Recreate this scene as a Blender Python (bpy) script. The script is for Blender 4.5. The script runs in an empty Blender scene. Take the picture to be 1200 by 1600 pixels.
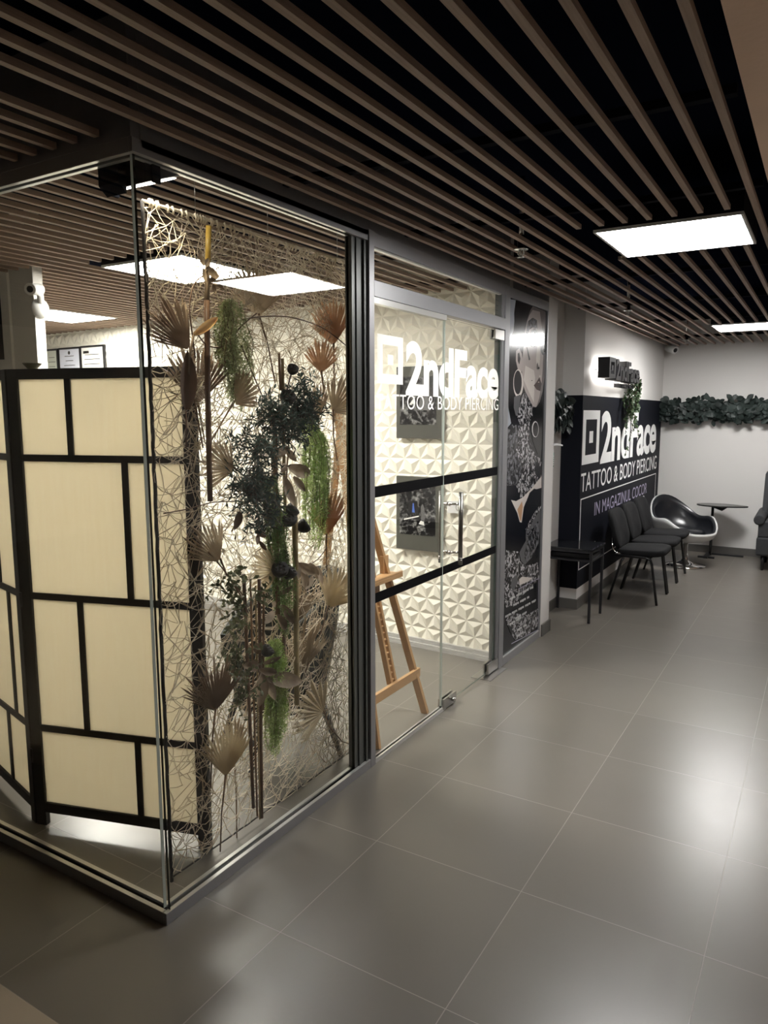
import bpy, math, random
from mathutils import Vector, Matrix
R = math.radians
random.seed(7)
SC = bpy.context.scene
COL = SC.collection

# ------------------------------------------------------------------ camera
cam_d = bpy.data.cameras.new('camera')
cam = bpy.data.objects.new('camera', cam_d)
COL.objects.link(cam)
YAW, PITCH, ROLL = 0.543395464, -0.133798497, -0.001237885
_cy, _sy, _cp, _sp = math.cos(YAW), math.sin(YAW), math.cos(PITCH), math.sin(PITCH)
_f = Vector((-_sy * _cp, _cy * _cp, _sp))
_r = Vector((_cy, _sy, 0))
_u = _r.cross(_f)
_r2 = _r * math.cos(ROLL) + _u * math.sin(ROLL)
_u2 = -_r * math.sin(ROLL) + _u * math.cos(ROLL)
cam.matrix_world = Matrix(((_r2.x, _u2.x, -_f.x, 0), (_r2.y, _u2.y, -_f.y, 0), (_r2.z, _u2.z, -_f.z, 1.6757), (0, 0, 0, 1)))
cam_d.sensor_fit = 'AUTO'
cam_d.sensor_width = 36
cam_d.lens = 25.636
cam_d.clip_start = 0.05
SC.camera = cam

# ------------------------------------------------------------------ exposure, world
SC.view_settings.view_transform = 'Standard'
SC.view_settings.look = 'None'
SC.view_settings.gamma = 1
SC.view_settings.use_curve_mapping = False
SC.view_settings.exposure = 1.5
SC.cycles.use_denoising = True
SC.cycles.max_bounces = 9
SC.cycles.diffuse_bounces = 4
SC.cycles.glossy_bounces = 4
SC.cycles.transmission_bounces = 6
SC.cycles.transparent_max_bounces = 24
SC.cycles.sample_clamp_indirect = 4
world = bpy.data.worlds.new('world')
SC.world = world
world.use_nodes = True
world.node_tree.nodes['Background'].inputs[0].default_value = (0.6, 0.65, 0.75, 1)
world.node_tree.nodes['Background'].inputs[1].default_value = 0.05
PANEL_POWER = 20.0          # emission strength of a corridor light panel
PANEL_POWER_IN = 30.0       # of a studio light panel

# ------------------------------------------------------------------ materials
def nmat(name):
    m = bpy.data.materials.new(name)
    m.use_nodes = True
    return m, m.node_tree.nodes, m.node_tree.links, m.node_tree.nodes['Principled BSDF']

def pmat(name, col, rough=0.6, metal=0.0, spec=0.5, var=0.0, scale=8.0, bump=0.0, stretch=None, coat=0.0, bscale=None, trans=0.0):
    m, N, L, b = nmat(name)
    b.inputs['Base Color'].default_value = (*col, 1)
    b.inputs['Roughness'].default_value = rough
    b.inputs['Metallic'].default_value = metal
    b.inputs['Specular IOR Level'].default_value = spec
    b.inputs['Coat Weight'].default_value = coat
    if trans:
        b.inputs['Transmission Weight'].default_value = trans
    if var or bump:
        tc = N.new('ShaderNodeTexCoord')
        mp = N.new('ShaderNodeMapping')
        L.new(tc.outputs['Object'], mp.inputs[0])
        if stretch: mp.inputs['Scale'].default_value = stretch
        nz = N.new('ShaderNodeTexNoise')
        nz.inputs['Scale'].default_value = scale
        nz.inputs['Detail'].default_value = 4
        L.new(mp.outputs[0], nz.inputs['Vector'])
        if var:
            mx = N.new('ShaderNodeMix'); mx.data_type = 'RGBA'
            mx.inputs[6].default_value = (*[max(0, c * (1 - var)) for c in col], 1)
            mx.inputs[7].default_value = (*[min(1, c * (1 + var)) for c in col], 1)
            L.new(nz.outputs['Fac'], mx.inputs[0])
            L.new(mx.outputs[2], b.inputs['Base Color'])
        if bump:
            n2 = nz
            if bscale:
                n2 = N.new('ShaderNodeTexNoise'); n2.inputs['Scale'].default_value = bscale
                L.new(mp.outputs[0], n2.inputs['Vector'])
            bp = N.new('ShaderNodeBump'); bp.inputs['Strength'].default_value = bump
            bp.inputs['Distance'].default_value = 0.01
            L.new(n2.outputs['Fac'], bp.inputs['Height'])
            L.new(bp.outputs[0], b.inputs['Normal'])
    return m

def emat(name, col, st):
    m, N, L, b = nmat(name)
    b.inputs['Base Color'].default_value = (*col, 1)
    b.inputs['Emission Color'].default_value = (*col, 1)
    b.inputs['Emission Strength'].default_value = st
    return m

def glass_mat(name, tint, ior=1.5, rough=0.0):
    m = bpy.data.materials.new(name); m.use_nodes = True
    N, L = m.node_tree.nodes, m.node_tree.links
    N.clear()
    out = N.new('ShaderNodeOutputMaterial')
    tr = N.new('ShaderNodeBsdfTransparent'); tr.inputs[0].default_value = (*tint, 1)
    gl = N.new('ShaderNodeBsdfGlossy'); gl.inputs['Roughness'].default_value = rough
    lw = N.new('ShaderNodeLayerWeight'); lw.inputs[0].default_value = 0.5
    p5 = N.new('ShaderNodeMath'); p5.operation = 'POWER'; p5.inputs[1].default_value = 5
    L.new(lw.outputs['Facing'], p5.inputs[0])
    fr = N.new('ShaderNodeMapRange'); fr.inputs[3].default_value = ((ior - 1) / (ior + 1)) ** 2; fr.inputs[4].default_value = 1.0
    L.new(p5.outputs[0], fr.inputs[0])
    mx = N.new('ShaderNodeMixShader')
    L.new(fr.outputs[0], mx.inputs[0]); L.new(tr.outputs[0], mx.inputs[1]); L.new(gl.outputs[0], mx.inputs[2])
    L.new(mx.outputs[0], out.inputs[0])
    return m

def leafy(name, c1, c2, rough=0.55, transl=0.25, scale=14):
    m, N, L, b = nmat(name)
    tc = N.new('ShaderNodeTexCoord')
    nz = N.new('ShaderNodeTexNoise'); nz.inputs['Scale'].default_value = scale
    L.new(tc.outputs['Object'], nz.inputs['Vector'])
    rp = N.new('ShaderNodeValToRGB')
    rp.color_ramp.elements[0].position = 0.35; rp.color_ramp.elements[0].color = (*c1, 1)
    rp.color_ramp.elements[1].position = 0.65; rp.color_ramp.elements[1].color = (*c2, 1)
    L.new(nz.outputs['Fac'], rp.inputs[0])
    L.new(rp.outputs[0], b.inputs['Base Color'])
    b.inputs['Roughness'].default_value = rough
    b.inputs['Specular IOR Level'].default_value = 0.3
    if transl:
        t = N.new('ShaderNodeBsdfTranslucent'); L.new(rp.outputs[0], t.inputs[0])
        mx = N.new('ShaderNodeMixShader'); mx.inputs[0].default_value = transl
        out = N['Material Output']
        L.new(b.outputs[0], mx.inputs[1]); L.new(t.outputs[0], mx.inputs[2]); L.new(mx.outputs[0], out.inputs[0])
    return m

def tile_mat():
    # 60 cm porcelain tiles on a grid through (-0.816, 1.086); lighter stone tiles begin south of that row
    m, N, L, b = nmat('floor_tiles')
    geo = N.new('ShaderNodeNewGeometry')
    mp = N.new('ShaderNodeMapping'); mp.inputs['Location'].default_value = (0.816 + 6, -1.086 + 6, 0)
    L.new(geo.outputs['Position'], mp.inputs[0])
    br = N.new('ShaderNodeTexBrick')
    br.offset = 0; br.squash = 1
    br.inputs['Scale'].default_value = 1
    br.inputs['Brick Width'].default_value = 0.6; br.inputs['Row Height'].default_value = 0.6
    br.inputs['Mortar Size'].default_value = 0.0019; br.inputs['Mortar Smooth'].default_value = 0.3
    br.inputs['Bias'].default_value = 0
    br.inputs['Color1'].default_value = (0.128, 0.115, 0.098, 1)
    br.inputs['Color2'].default_value = (0.145, 0.130, 0.110, 1)
    br.inputs['Mortar'].default_value = (0.27, 0.245, 0.215, 1)
    L.new(mp.outputs[0], br.inputs['Vector'])
    nz = N.new('ShaderNodeTexNoise'); nz.inputs['Scale'].default_value = 2.3; nz.inputs['Detail'].default_value = 6
    L.new(geo.outputs['Position'], nz.inputs['Vector'])
    mr = N.new('ShaderNodeMapRange'); mr.inputs[3].default_value = 0.93; mr.inputs[4].default_value = 1.07
    L.new(nz.outputs['Fac'], mr.inputs[0])
    mul = N.new('ShaderNodeMix'); mul.data_type = 'RGBA'; mul.blend_type = 'MULTIPLY'; mul.inputs[0].default_value = 1
    L.new(br.outputs['Color'], mul.inputs[6]); L.new(mr.outputs[0], mul.inputs[7])
    sep = N.new('ShaderNodeSeparateXYZ'); L.new(geo.outputs['Position'], sep.inputs[0])
    lt = N.new('ShaderNodeMath'); lt.operation = 'LESS_THAN'; lt.inputs[1].default_value = 1.086
    L.new(sep.outputs[1], lt.inputs[0])
    mx = N.new('ShaderNodeMix'); mx.data_type = 'RGBA'
    L.new(lt.outputs[0], mx.inputs[0]); L.new(mul.outputs[2], mx.inputs[6]); mx.inputs[7].default_value = (0.40, 0.33, 0.25, 1)
    L.new(mx.outputs[2], b.inputs['Base Color'])
    n2 = N.new('ShaderNodeTexNoise'); n2.inputs['Scale'].default_value = 9; n2.inputs['Detail'].default_value = 5
    L.new(geo.outputs['Position'], n2.inputs['Vector'])
    m2 = N.new('ShaderNodeMapRange'); m2.inputs[3].default_value = 0.285; m2.inputs[4].default_value = 0.33
    L.new(n2.outputs['Fac'], m2.inputs[0]); L.new(m2.outputs[0], b.inputs['Roughness'])
    b.inputs['Specular IOR Level'].default_value = 0.8
    bp = N.new('ShaderNodeBump'); bp.inputs['Strength'].default_value = 0.5; bp.inputs['Distance'].default_value = 0.002
    bp.invert = True
    L.new(br.outputs['Fac'], bp.inputs['Height'])
    bp2 = N.new('ShaderNodeBump'); bp2.inputs['Strength'].default_value = 0.025; bp2.inputs['Distance'].default_value = 0.01
    n3 = N.new('ShaderNodeTexNoise'); n3.inputs['Scale'].default_value = 2.5
    L.new(geo.outputs['Position'], n3.inputs['Vector'])
    L.new(n3.outputs['Fac'], bp2.inputs['Height']); L.new(bp.outputs[0], bp2.inputs['Normal'])
    L.new(bp2.outputs[0], b.inputs['Normal'])
    return m

def split_paint_mat(name, low, mid, z0, z1, high):
    # wall paint: white, a black field between two heights
    m, N, L, b = nmat(name)
    geo = N.new('ShaderNodeNewGeometry'); sep = N.new('ShaderNodeSeparateXYZ')
    L.new(geo.outputs['Position'], sep.inputs[0])
    a = N.new('ShaderNodeMath'); a.operation = 'GREATER_THAN'; a.inputs[1].default_value = z0
    c = N.new('ShaderNodeMath'); c.operation = 'LESS_THAN'; c.inputs[1].default_value = z1
    L.new(sep.outputs[2], a.inputs[0]); L.new(sep.outputs[2], c.inputs[0])
    k = N.new('ShaderNodeMath'); k.operation = 'MULTIPLY'
    L.new(a.outputs[0], k.inputs[0]); L.new(c.outputs[0], k.inputs[1])
    mx = N.new('ShaderNodeMix'); mx.data_type = 'RGBA'
    mx.inputs[6].default_value = (*high, 1); mx.inputs[7].default_value = (*mid, 1)
    L.new(k.outputs[0], mx.inputs[0]); L.new(mx.outputs[2], b.inputs['Base Color'])
    b.inputs['Roughness'].default_value = 0.55
    b.inputs['Specular IOR Level'].default_value = 0.06
    return m

M = {}
M['tiles'] = tile_mat()
M['slab'] = pmat('ceiling_void_paint', (0.006, 0.008, 0.016), 1.0, spec=0.0, var=0.3, scale=1.5)
M['slat'] = pmat('slat_wood', (0.34, 0.25, 0.195), 0.6, var=0.35, scale=5, stretch=(30, 1, 30), bump=0.1)
M['beige'] = pmat('beige_plaster', (0.82, 0.60, 0.47), 0.8, var=0.1, scale=3, bump=0.15, bscale=60)
M['wall'] = pmat('white_wall_paint', (0.70, 0.68, 0.66), 0.6, var=0.03, scale=2, bump=0.03, bscale=80)
M['wallblack'] = split_paint_mat('black_and_white_wall_paint', None, (0.010, 0.011, 0.016), 0.178, 1.828, (0.70, 0.68, 0.66))
M['mall'] = pmat('mall_wall', (0.74, 0.68, 0.62), 0.7)
M['relief'] = pmat('cream_relief_panel', (0.86, 0.825, 0.72), 0.5)
M['skirt'] = pmat('grey_tile_skirting', (0.10, 0.095, 0.088), 0.35, var=0.15)
M['marble'] = pmat('pale_marble_strip', (0.45, 0.44, 0.42), 0.3, var=0.4, scale=14, stretch=(1, 6, 6))
M['alu'] = pmat('grey_aluminium', (0.33, 0.33, 0.34), 0.38, metal=0.6)
M['alu_lt'] = pmat('pale_aluminium_edge', (0.72, 0.72, 0.70), 0.28, metal=0.7)
M['alu_dk'] = pmat('dark_anodised_aluminium', (0.11, 0.115, 0.11), 0.35, metal=0.5)
M['gasket'] = pmat('black_gasket', (0.008, 0.008, 0.008), 0.6)
M['glass'] = glass_mat('clear_glass', (0.985, 0.99, 0.985))
M['glass_edge'] = pmat('green_glass_edge', (0.025, 0.042, 0.036), 0.08, spec=1.0)
M['glass_lt'] = pmat('glass_edge_highlight', (0.55, 0.62, 0.58), 0.1, spec=1.0)  # pale colour painting the highlight line on glass edges
M['chrome'] = pmat('chrome', (0.75, 0.74, 0.72), 0.12, metal=1)
M['steel'] = pmat('brushed_steel', (0.42, 0.41, 0.39), 0.3, metal=1)
M['steel_dk'] = pmat('dark_brushed_steel', (0.16, 0.155, 0.145), 0.3, metal=1)
M['white'] = pmat('white_vinyl', (0.85, 0.85, 0.84), 0.5)
M['lilac'] = pmat('lilac_vinyl', (0.42, 0.38, 0.52), 0.5)
M['vinyl'] = leafy('white_window_vinyl', (0.88, 0.88, 0.87), (0.90, 0.90, 0.89), 0.5, 0.5, 3)
M['blackv'] = pmat('black_vinyl', (0.002, 0.002, 0.003), 0.5, spec=.1)
M['blackp'] = pmat('black_plastic', (0.012, 0.012, 0.014), 0.35)
M['whitep'] = pmat('white_plastic', (0.7, 0.7, 0.69), 0.35)
M['blackwood'] = pmat('black_stained_wood', (0.008, 0.007, 0.007), 0.55, var=0.3, scale=10, stretch=(1, 1, .1))
M['led'] = emat('led_diffuser', (1.0, 0.99, 0.97), PANEL_POWER)
M['led_fill'] = emat('added_fill_diffuser', (1.0, 0.97, 0.93), 38)  # for the two added panels out of view on the right
M['led_in'] = emat('led_diffuser_studio', (1.0, 0.965, 0.88), PANEL_POWER_IN)
M['housing'] = pmat('dark_lamp_housing', (0.007, 0.008, 0.012), 0.9, spec=0.1)
M['led_frame'] = pmat('white_lamp_frame', (0.6, 0.6, 0.6), 0.5)

# ------------------------------------------------------------------ mesh building
class MB:
    def __init__(s): s.v = []; s.f = []; s.m = []; s.sm = []
    def face(s, idx, mi=0, smooth=False): s.f.append(tuple(idx)); s.m.append(mi); s.sm.append(smooth)
    def add(s, vs, fs, mi=0, smooth=False):
        o = len(s.v); s.v += [tuple(p) for p in vs]
        for f in fs: s.face([i + o for i in f], mi, smooth)
    def box(s, x0, x1, y0, y1, z0, z1, mi=0):
        if x0 > x1: x0, x1 = x1, x0
        if y0 > y1: y0, y1 = y1, y0
        if z0 > z1: z0, z1 = z1, z0
        v = [(x, y, z) for z in (z0, z1) for y in (y0, y1) for x in (x0, x1)]
        s.add(v, [(0, 2, 3, 1), (4, 5, 7, 6), (0, 1, 5, 4), (2, 6, 7, 3), (0, 4, 6, 2), (1, 3, 7, 5)], mi)
        return s
    def bar(s, a, b, w, h, mi=0, up=(0, 0, 1), bev=0):
        a, b = Vector(a), Vector(b); d = (b - a).normalized(); u = Vector(up)
        sd = d.cross(u)
        if sd.length < 1e-4: sd = d.cross(Vector((1, 0, 0)))
        sd.normalize(); u = sd.cross(d).normalized()
        vs = []
        for p in (a, b):
            for i, j in ((-1, -1), (1, -1), (1, 1), (-1, 1)): vs.append(p + sd * (w / 2 * i) + u * (h / 2 * j))
        s.add(vs, [(3, 2, 1, 0), (4, 5, 6, 7), (0, 1, 5, 4), (1, 2, 6, 5), (2, 3, 7, 6), (3, 0, 4, 7)], mi)
        return s
    def tube(s, pts, r, n=8, mi=0, cap=True, smooth=True):
        pts = [Vector(p) for p in pts]
        rs = r if isinstance(r, (list, tuple)) else [r] * len(pts)
        o = len(s.v); up = None
        for i, p in enumerate(pts):
            d = (pts[min(i + 1, len(pts) - 1)] - pts[max(i - 1, 0)])
            if d.length < 1e-9: d = Vector((0, 0, 1))
            d.normalize()
            if up is None:
                up = d.cross(Vector((0.31, 0.17, 0.93)))
                if up.length < 0.05: up = d.cross(Vector((1, 0, 0)))
            up = (up - d * up.dot(d))
            if up.length < 1e-6: up = d.cross(Vector((1, .3, 0)))
            up.normalize(); sd = d.cross(up)
            for k in range(n):
                a = 2 * math.pi * k / n
                s.v.append(tuple(p + (up * math.cos(a) + sd * math.sin(a)) * rs[i]))
        for i in range(len(pts) - 1):
            for k in range(n):
                k2 = (k + 1) % n
                s.face((o + i * n + k, o + i * n + k2, o + (i + 1) * n + k2, o + (i + 1) * n + k), mi, smooth)
        if cap:
            s.face([o + k for k in range(n)][::-1], mi); e = o + (len(pts) - 1) * n
            s.face([e + k for k in range(n)], mi)
        return s
    def lathe(s, prof, c=(0, 0, 0), n=24, axis='z', mi=0, smooth=True):
        o = len(s.v); c = Vector(c)
        for r, h in prof:
            for k in range(n):
                a = 2 * math.pi * k / n; x, y = r * math.cos(a), r * math.sin(a)
                p = (x, y, h) if axis == 'z' else ((h, x, y) if axis == 'x' else (x, h, y))
                s.v.append(tuple(c + Vector(p)))
        for i in range(len(prof) - 1):
            for k in range(n):
                k2 = (k + 1) % n
                s.face((o + i * n + k, o + i * n + k2, o + (i + 1) * n + k2, o + (i + 1) * n + k), mi, smooth)
        if prof[0][0] > 1e-6: s.face([o + k for k in range(n)][::-1], mi)
        if prof[-1][0] > 1e-6: s.face([o + (len(prof) - 1) * n + k for k in range(n)], mi)
        return s
    def extrude(s, poly, vec, mi=0, cap=True):
        # poly: 3-D points (planar), swept along vec
        n = len(poly); vec = Vector(vec); a = [Vector(p) for p in poly]; b = [p + vec for p in a]
        fs = [(i, (i + 1) % n, (i + 1) % n + n, i + n) for i in range(n)]
        fs += [tuple(range(n))[::-1], tuple(range(n, 2 * n))]
        s.add(a + b, fs, mi)
        return s
    def build(s, name, mats, parent=None, bevel=0, subsurf=0, loc=None):
        me = bpy.data.meshes.new(name)
        me.from_pydata([tuple(p) for p in s.v], [], s.f)
        if not isinstance(mats, (list, tuple)): mats = [mats]
        for m in mats: me.materials.append(M[m] if isinstance(m, str) else m)
        me.polygons.foreach_set('material_index', s.m)
        me.polygons.foreach_set('use_smooth', s.sm)
        me.update()
        o = bpy.data.objects.new(name, me)
        COL.objects.link(o)
        if parent is not None:
            o.parent = parent
            if parent.location.length > 0 or parent.rotation_euler.z != 0:
                o.matrix_parent_inverse = parent_inv(parent)
        if bevel:
            b = o.modifiers.new('bevel', 'BEVEL'); b.width = bevel; b.segments = 2; b.limit_method = 'ANGLE'
        if subsurf:
            d = o.modifiers.new('sub', 'SUBSURF'); d.levels = subsurf; d.render_levels = subsurf
        return o

def parent_inv(p):
    w = Matrix.Translation(p.location) @ p.rotation_euler.to_matrix().to_4x4()
    return w.inverted()

def tag(o, label=None, cat=None, group=None, kind=None):
    if label: o['label'] = label
    if cat: o['category'] = cat
    if group: o['group'] = group
    if kind: o['kind'] = kind
    return o

def thing(name, label, cat, loc=(0, 0, 0), group=None):
    o = bpy.data.objects.new(name, None)
    o.empty_display_size = 0.1
    o.location = loc
    COL.objects.link(o)
    return tag(o, label, cat, group)

def struct(o, label=None):
    o['kind'] = 'structure'
    if label: o['label'] = label
    return o

def sroot(name, loc=(0, 0, 0), label=None):
    o = bpy.data.objects.new(name, None); o.location = loc
    COL.objects.link(o)
    return struct(o, label)

def copy_tree(o, parent=None):
    c = o.copy(); COL.objects.link(c)
    if parent is not None: c.parent = parent
    for ch in list(o.children): copy_tree(ch, c)
    return c

def text_geo(body, box, bold=0.0, depth=0.0, space=1.0):
    """flat lettering scaled into box (u0, u1, v0, v1); returns (verts, faces) in (u, v, w)"""
    cu = bpy.data.curves.new('t', 'FONT'); cu.body = body; cu.offset = bold; cu.extrude = 0
    cu.space_character = space; cu.resolution_u = 6; cu.fill_mode = 'FRONT'
    ob = bpy.data.objects.new('t', cu); COL.objects.link(ob)
    dg = bpy.context.evaluated_depsgraph_get(); dg.update()
    me = bpy.data.meshes.new_from_object(ob.evaluated_get(dg))
    vs = [tuple(v.co) for v in me.vertices]; fs = [tuple(p.vertices) for p in me.polygons]
    bpy.data.objects.remove(ob); bpy.data.curves.remove(cu); bpy.data.meshes.remove(me)
    xs = [v[0] for v in vs]; ys = [v[1] for v in vs]
    x0, x1, y0, y1 = min(xs), max(xs), min(ys), max(ys)
    u0, u1, v0, v1 = box
    vs = [(u0 + (x - x0) / (x1 - x0) * (u1 - u0), v0 + (y - y0) / (y1 - y0) * (v1 - v0), 0.0) for x, y, z in vs]
    if depth:
        n = len(vs); ec = {}
        for f in fs:
            for i in range(len(f)):
                e = (f[i], f[(i + 1) % len(f)]); ec[e] = 1
        side = [(a, b, b + n, a + n) for (a, b) in ec if (b, a) not in ec]
        # front faces keep their winding and move out; back faces flip
        fr = [tuple(i + n for i in f) for f in fs]; bk = [tuple(f[::-1]) for f in fs]
        vs = vs + [(u, v, depth) for u, v, w in vs]
        fs = fr + bk + [tuple(q) for q in side]
    return vs, fs

def on_x(vs, X): return [(X + w, u, v) for u, v, w in vs]        # faces +X, reads towards +Y
def logo_square(mb, y0, y1, z0, z1, X, mi=0, d=0.0, k=0.18, q=0.12, flat=False):
    # square ring with a small square in its middle
    W, H = y1 - y0, z1 - z0
    t, s2 = k, q
    if flat:
        def fc(a, b, c, e): mb.add([(X, a, c), (X, b, c), (X, b, e), (X, a, e)], [(0, 1, 2, 3)], mi)
        fc(y0, y1, z1 - t * H, z1); fc(y0, y1, z0, z0 + t * H); fc(y0, y0 + t * W, z0 + t * H, z1 - t * H); fc(y1 - t * W, y1, z0 + t * H, z1 - t * H)
        fc(y0 + W * (.5 - s2), y0 + W * (.5 + s2), z0 + H * (.5 - s2), z0 + H * (.5 + s2))
    elif d:
        mb.box(X, X + d, y0, y1, z1 - t * H, z1, mi); mb.box(X, X + d, y0, y1, z0, z0 + t * H, mi)
        mb.box(X, X + d, y0, y0 + t * W, z0 + t * H, z1 - t * H, mi); mb.box(X, X + d, y1 - t * W, y1, z0 + t * H, z1 - t * H, mi)
        mb.box(X, X + d, y0 + W * (.5 - s2), y0 + W * (.5 + s2), z0 + H * (.5 - s2), z0 + H * (.5 + s2), mi)

# =================================================================== THE SETTING
XP = -1.755      # corridor face of the glazed partition
YC = 1.515       # front face of the studio's end glazing
ZS = 2.48        # underside of the slats
YF = 9.5         # far wall
def wallY(x): return 4.50 - 0.055 * (x + 1.85)        # relief wall runs slightly askew

mb = MB(); mb.box(-9, 3.6, -4, YF + .2, -0.1, 0)
struct(mb.build('floor', 'tiles'))

# ceiling slab above the slats, and every slat as a part of it
mb = MB(); mb.box(-9, -0.235, -4, YF + .2, 2.80, 2.9)
ceil = struct(mb.build('ceiling', 'slab'))
panels = [(-0.96, -0.35, 3.41, 4.03), (-0.99, -0.38, 7.50, 8.12)]
panels_in = [(-3.50, -2.88, 2.77, 3.39), (-5.84, -5.22, 3.65, 4.27)]
def intervals(x0, x1, y0, y1, holes):
    segs = [(y0, y1)]
    for hx0, hx1, hy0, hy1 in holes:
        if x1 > hx0 and x0 < hx1:
            ns = []
            for a, b in segs:
                if hy0 > a: ns.append((a, min(b, hy0)))
                if hy1 < b: ns.append((max(a, hy1), b))
            segs = [t for t in ns if t[1] - t[0] > 0.02]
    return segs
holes = [(a - .03, b + .03, c - .10, d + .03) for a, b, c, d in panels + panels_in]
holes.append((-5.4, -3.86, 2.58, 2.67))
k = 0
while True:
    xl = -0.311 - 0.0993 * k; k += 1
    if xl < -7.6: break
    if -1.84 < xl < -1.76: continue
    xr = xl + 0.022
    mb = MB()
    if xl > -1.77: segs = intervals(xl, xr, -3, YF - .02, holes)
    else:
        segs = (intervals(xl, xr, -3, YC - .012, holes) if xl > -5 else []) + intervals(xl, xr, YC + .07, wallY(xl) - .02, holes)
        # one long stick beyond the studio wall is hidden by it
    for a, b in segs: mb.box(xl, xr, a, b, ZS, ZS + .019)
    mb.build('slat', 'slat', ceil)
# black hangers crossing above the slats
mb = MB()
for y in (-1.2, 0.2, 2.2, 3.1, 4.7, 5.9, 7.1, 8.7): mb.box(-1.76, -0.26, y, y + .03, ZS + .02, ZS + .045)
for y in (2.1, 2.9, 3.5, 4.3): mb.box(-7.4, -1.84, y, y + .03, ZS + .02, ZS + .045)
mb.build('hanger_rail', 'housing', ceil)

mb = MB(); mb.box(-0.235, 3.6, -4, YF + .2, 2.475, 2.9)
struct(mb.build('ceiling_mall', 'beige'))

# far wall, right and rear walls of the corridor
mb = MB(); mb.box(-2.2, 3.6, YF, YF + .2, 0, 2.9)
struct(mb.build('wall_far', 'wall'))
mb = MB(); mb.box(-1.75, 3.6, YF - .012, YF, 0, .09)
struct(mb.build('baseboard_far', 'skirt'))
mb = MB(); mb.box(3.4, 3.6, -4, YF, 0, 2.9)
struct(mb.build('wall_right', 'mall'))
mb = MB(); mb.box(-9, 3.6, -4.2, -4, 0, 2.9)
struct(mb.build('wall_rear', 'mall'))
mb = MB(); mb.box(-9.2, -9, -4.2, YF, 0, 2.9)
struct(mb.build('wall_studio_end', 'wall'))

# sign wall: solid pier with a black painted field, and its skirting
mb = MB(); mb.box(-2.2, XP, 6.11, YF, 0, 2.80)
struct(mb.build('wall_left', 'wallblack'))
mb = MB()
mb.box(-1.94, XP + .012, 6.098, 6.11, 0, .088); mb.box(XP, XP + .012, 6.11, YF - .012, 0, .088)
struct(mb.build('baseboard_left', 'skirt'))
mb = MB(); mb.box(-2.2, -1.93, 5.38, 6.11, 0, 2.80)
struct(mb.build('wall_recess', 'wall'))
mb = MB(); mb.box(-1.93, -1.92, 5.39, 6.098, 0, .088)
struct(mb.build('baseboard_recess', 'skirt'))
mb = MB(); mb.box(-2.2, XP, 5.185, 5.38, 0, 2.80)
struct(mb.build('wall_pillar', 'wall'))
mb = MB(); mb.box(XP, XP + .012, 5.20, 5.392, 0, .09); mb.box(-1.93, XP + .012, 5.38, 5.392, 0, .09)
struct(mb.build('baseboard_pillar', 'skirt'))

# relief wall of the studio: cream panels of raised triangles
def relief_wall():
    a, h = 0.128, 0.1109
    x0, x1 = -7.6, -1.80
    mb = MB(); idx = {}
    def P(x, z, d): return (x, wallY(x) - d, z)
    def node(i, j):
        x = x1 - (j * a + (a / 2 if i % 2 else 0)); z = 0.03 + i * h
        if (i, j) not in idx:
            idx[(i, j)] = len(mb.v); mb.v.append(P(x, z, 0.0))
        return idx[(i, j)]
    rows = 24; cols = int((x1 - x0) / a) + 1
    for i in range(rows):
        for j in range(cols):
            if i % 2 == 0: tr = [(node(i, j), node(i, j + 1), node(i + 1, j)), (node(i, j + 1), node(i + 1, j + 1), node(i + 1, j))]
            else: tr = [(node(i, j), node(i, j + 1), node(i + 1, j + 1)), (node(i, j), node(i + 1, j + 1), node(i + 1, j))]
            for t in tr:
                c = [sum(mb.v[q][w] for q in t) / 3 for w in range(3)]
                mb.v.append((c[0], c[1] - 0.0175, c[2])); ci = len(mb.v) - 1
                for e in range(3): mb.face((t[e], t[(e + 1) % 3], ci))
    return mb
struct(relief_wall().build('wall_back', 'relief'))
mb = MB(); mb.extrude([(-7.6, wallY(-7.6) + .001, 0), (-1.8, wallY(-1.8) + .001, 0), (-1.8, wallY(-1.8) + .1, 0), (-7.6, wallY(-7.6) + .1, 0)], (0, 0, 2.8))
struct(mb.build('wall_back_core', 'wall'))
mb = MB(); mb.extrude([(-7.6, wallY(-7.6) - .045, 0), (-1.84, wallY(-1.84) - .045, 0), (-1.84, wallY(-1.84), 0), (-7.6, wallY(-7.6), 0)], (0, 0, .035))
mb.extrude([(-7.6, wallY(-7.6) - .03, .035), (-1.84, wallY(-1.84) - .03, .035), (-1.84, wallY(-1.84), .035), (-7.6, wallY(-7.6), .035)], (0, 0, .03))
struct(mb.build('baseboard_back', 'marble'))
# white pier inside the studio, left
mb = MB(); mb.box(-5.4, -3.87, 2.6, 2.66, 0, 2.80); mb.box(-5.4, -4.09, 2.585, 2.6, 0, 2.80)
struct(mb.build('wall_pier', pmat('pier_plaster', (0.72, 0.70, 0.66), 0.7, var=.04, scale=4, bump=0.3, bscale=35)))
mb = MB(); mb.box(-7.8, -7.6, YC, 5.0, 0, 2.80)
struct(mb.build('wall_studio_left', 'wall'))

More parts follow.
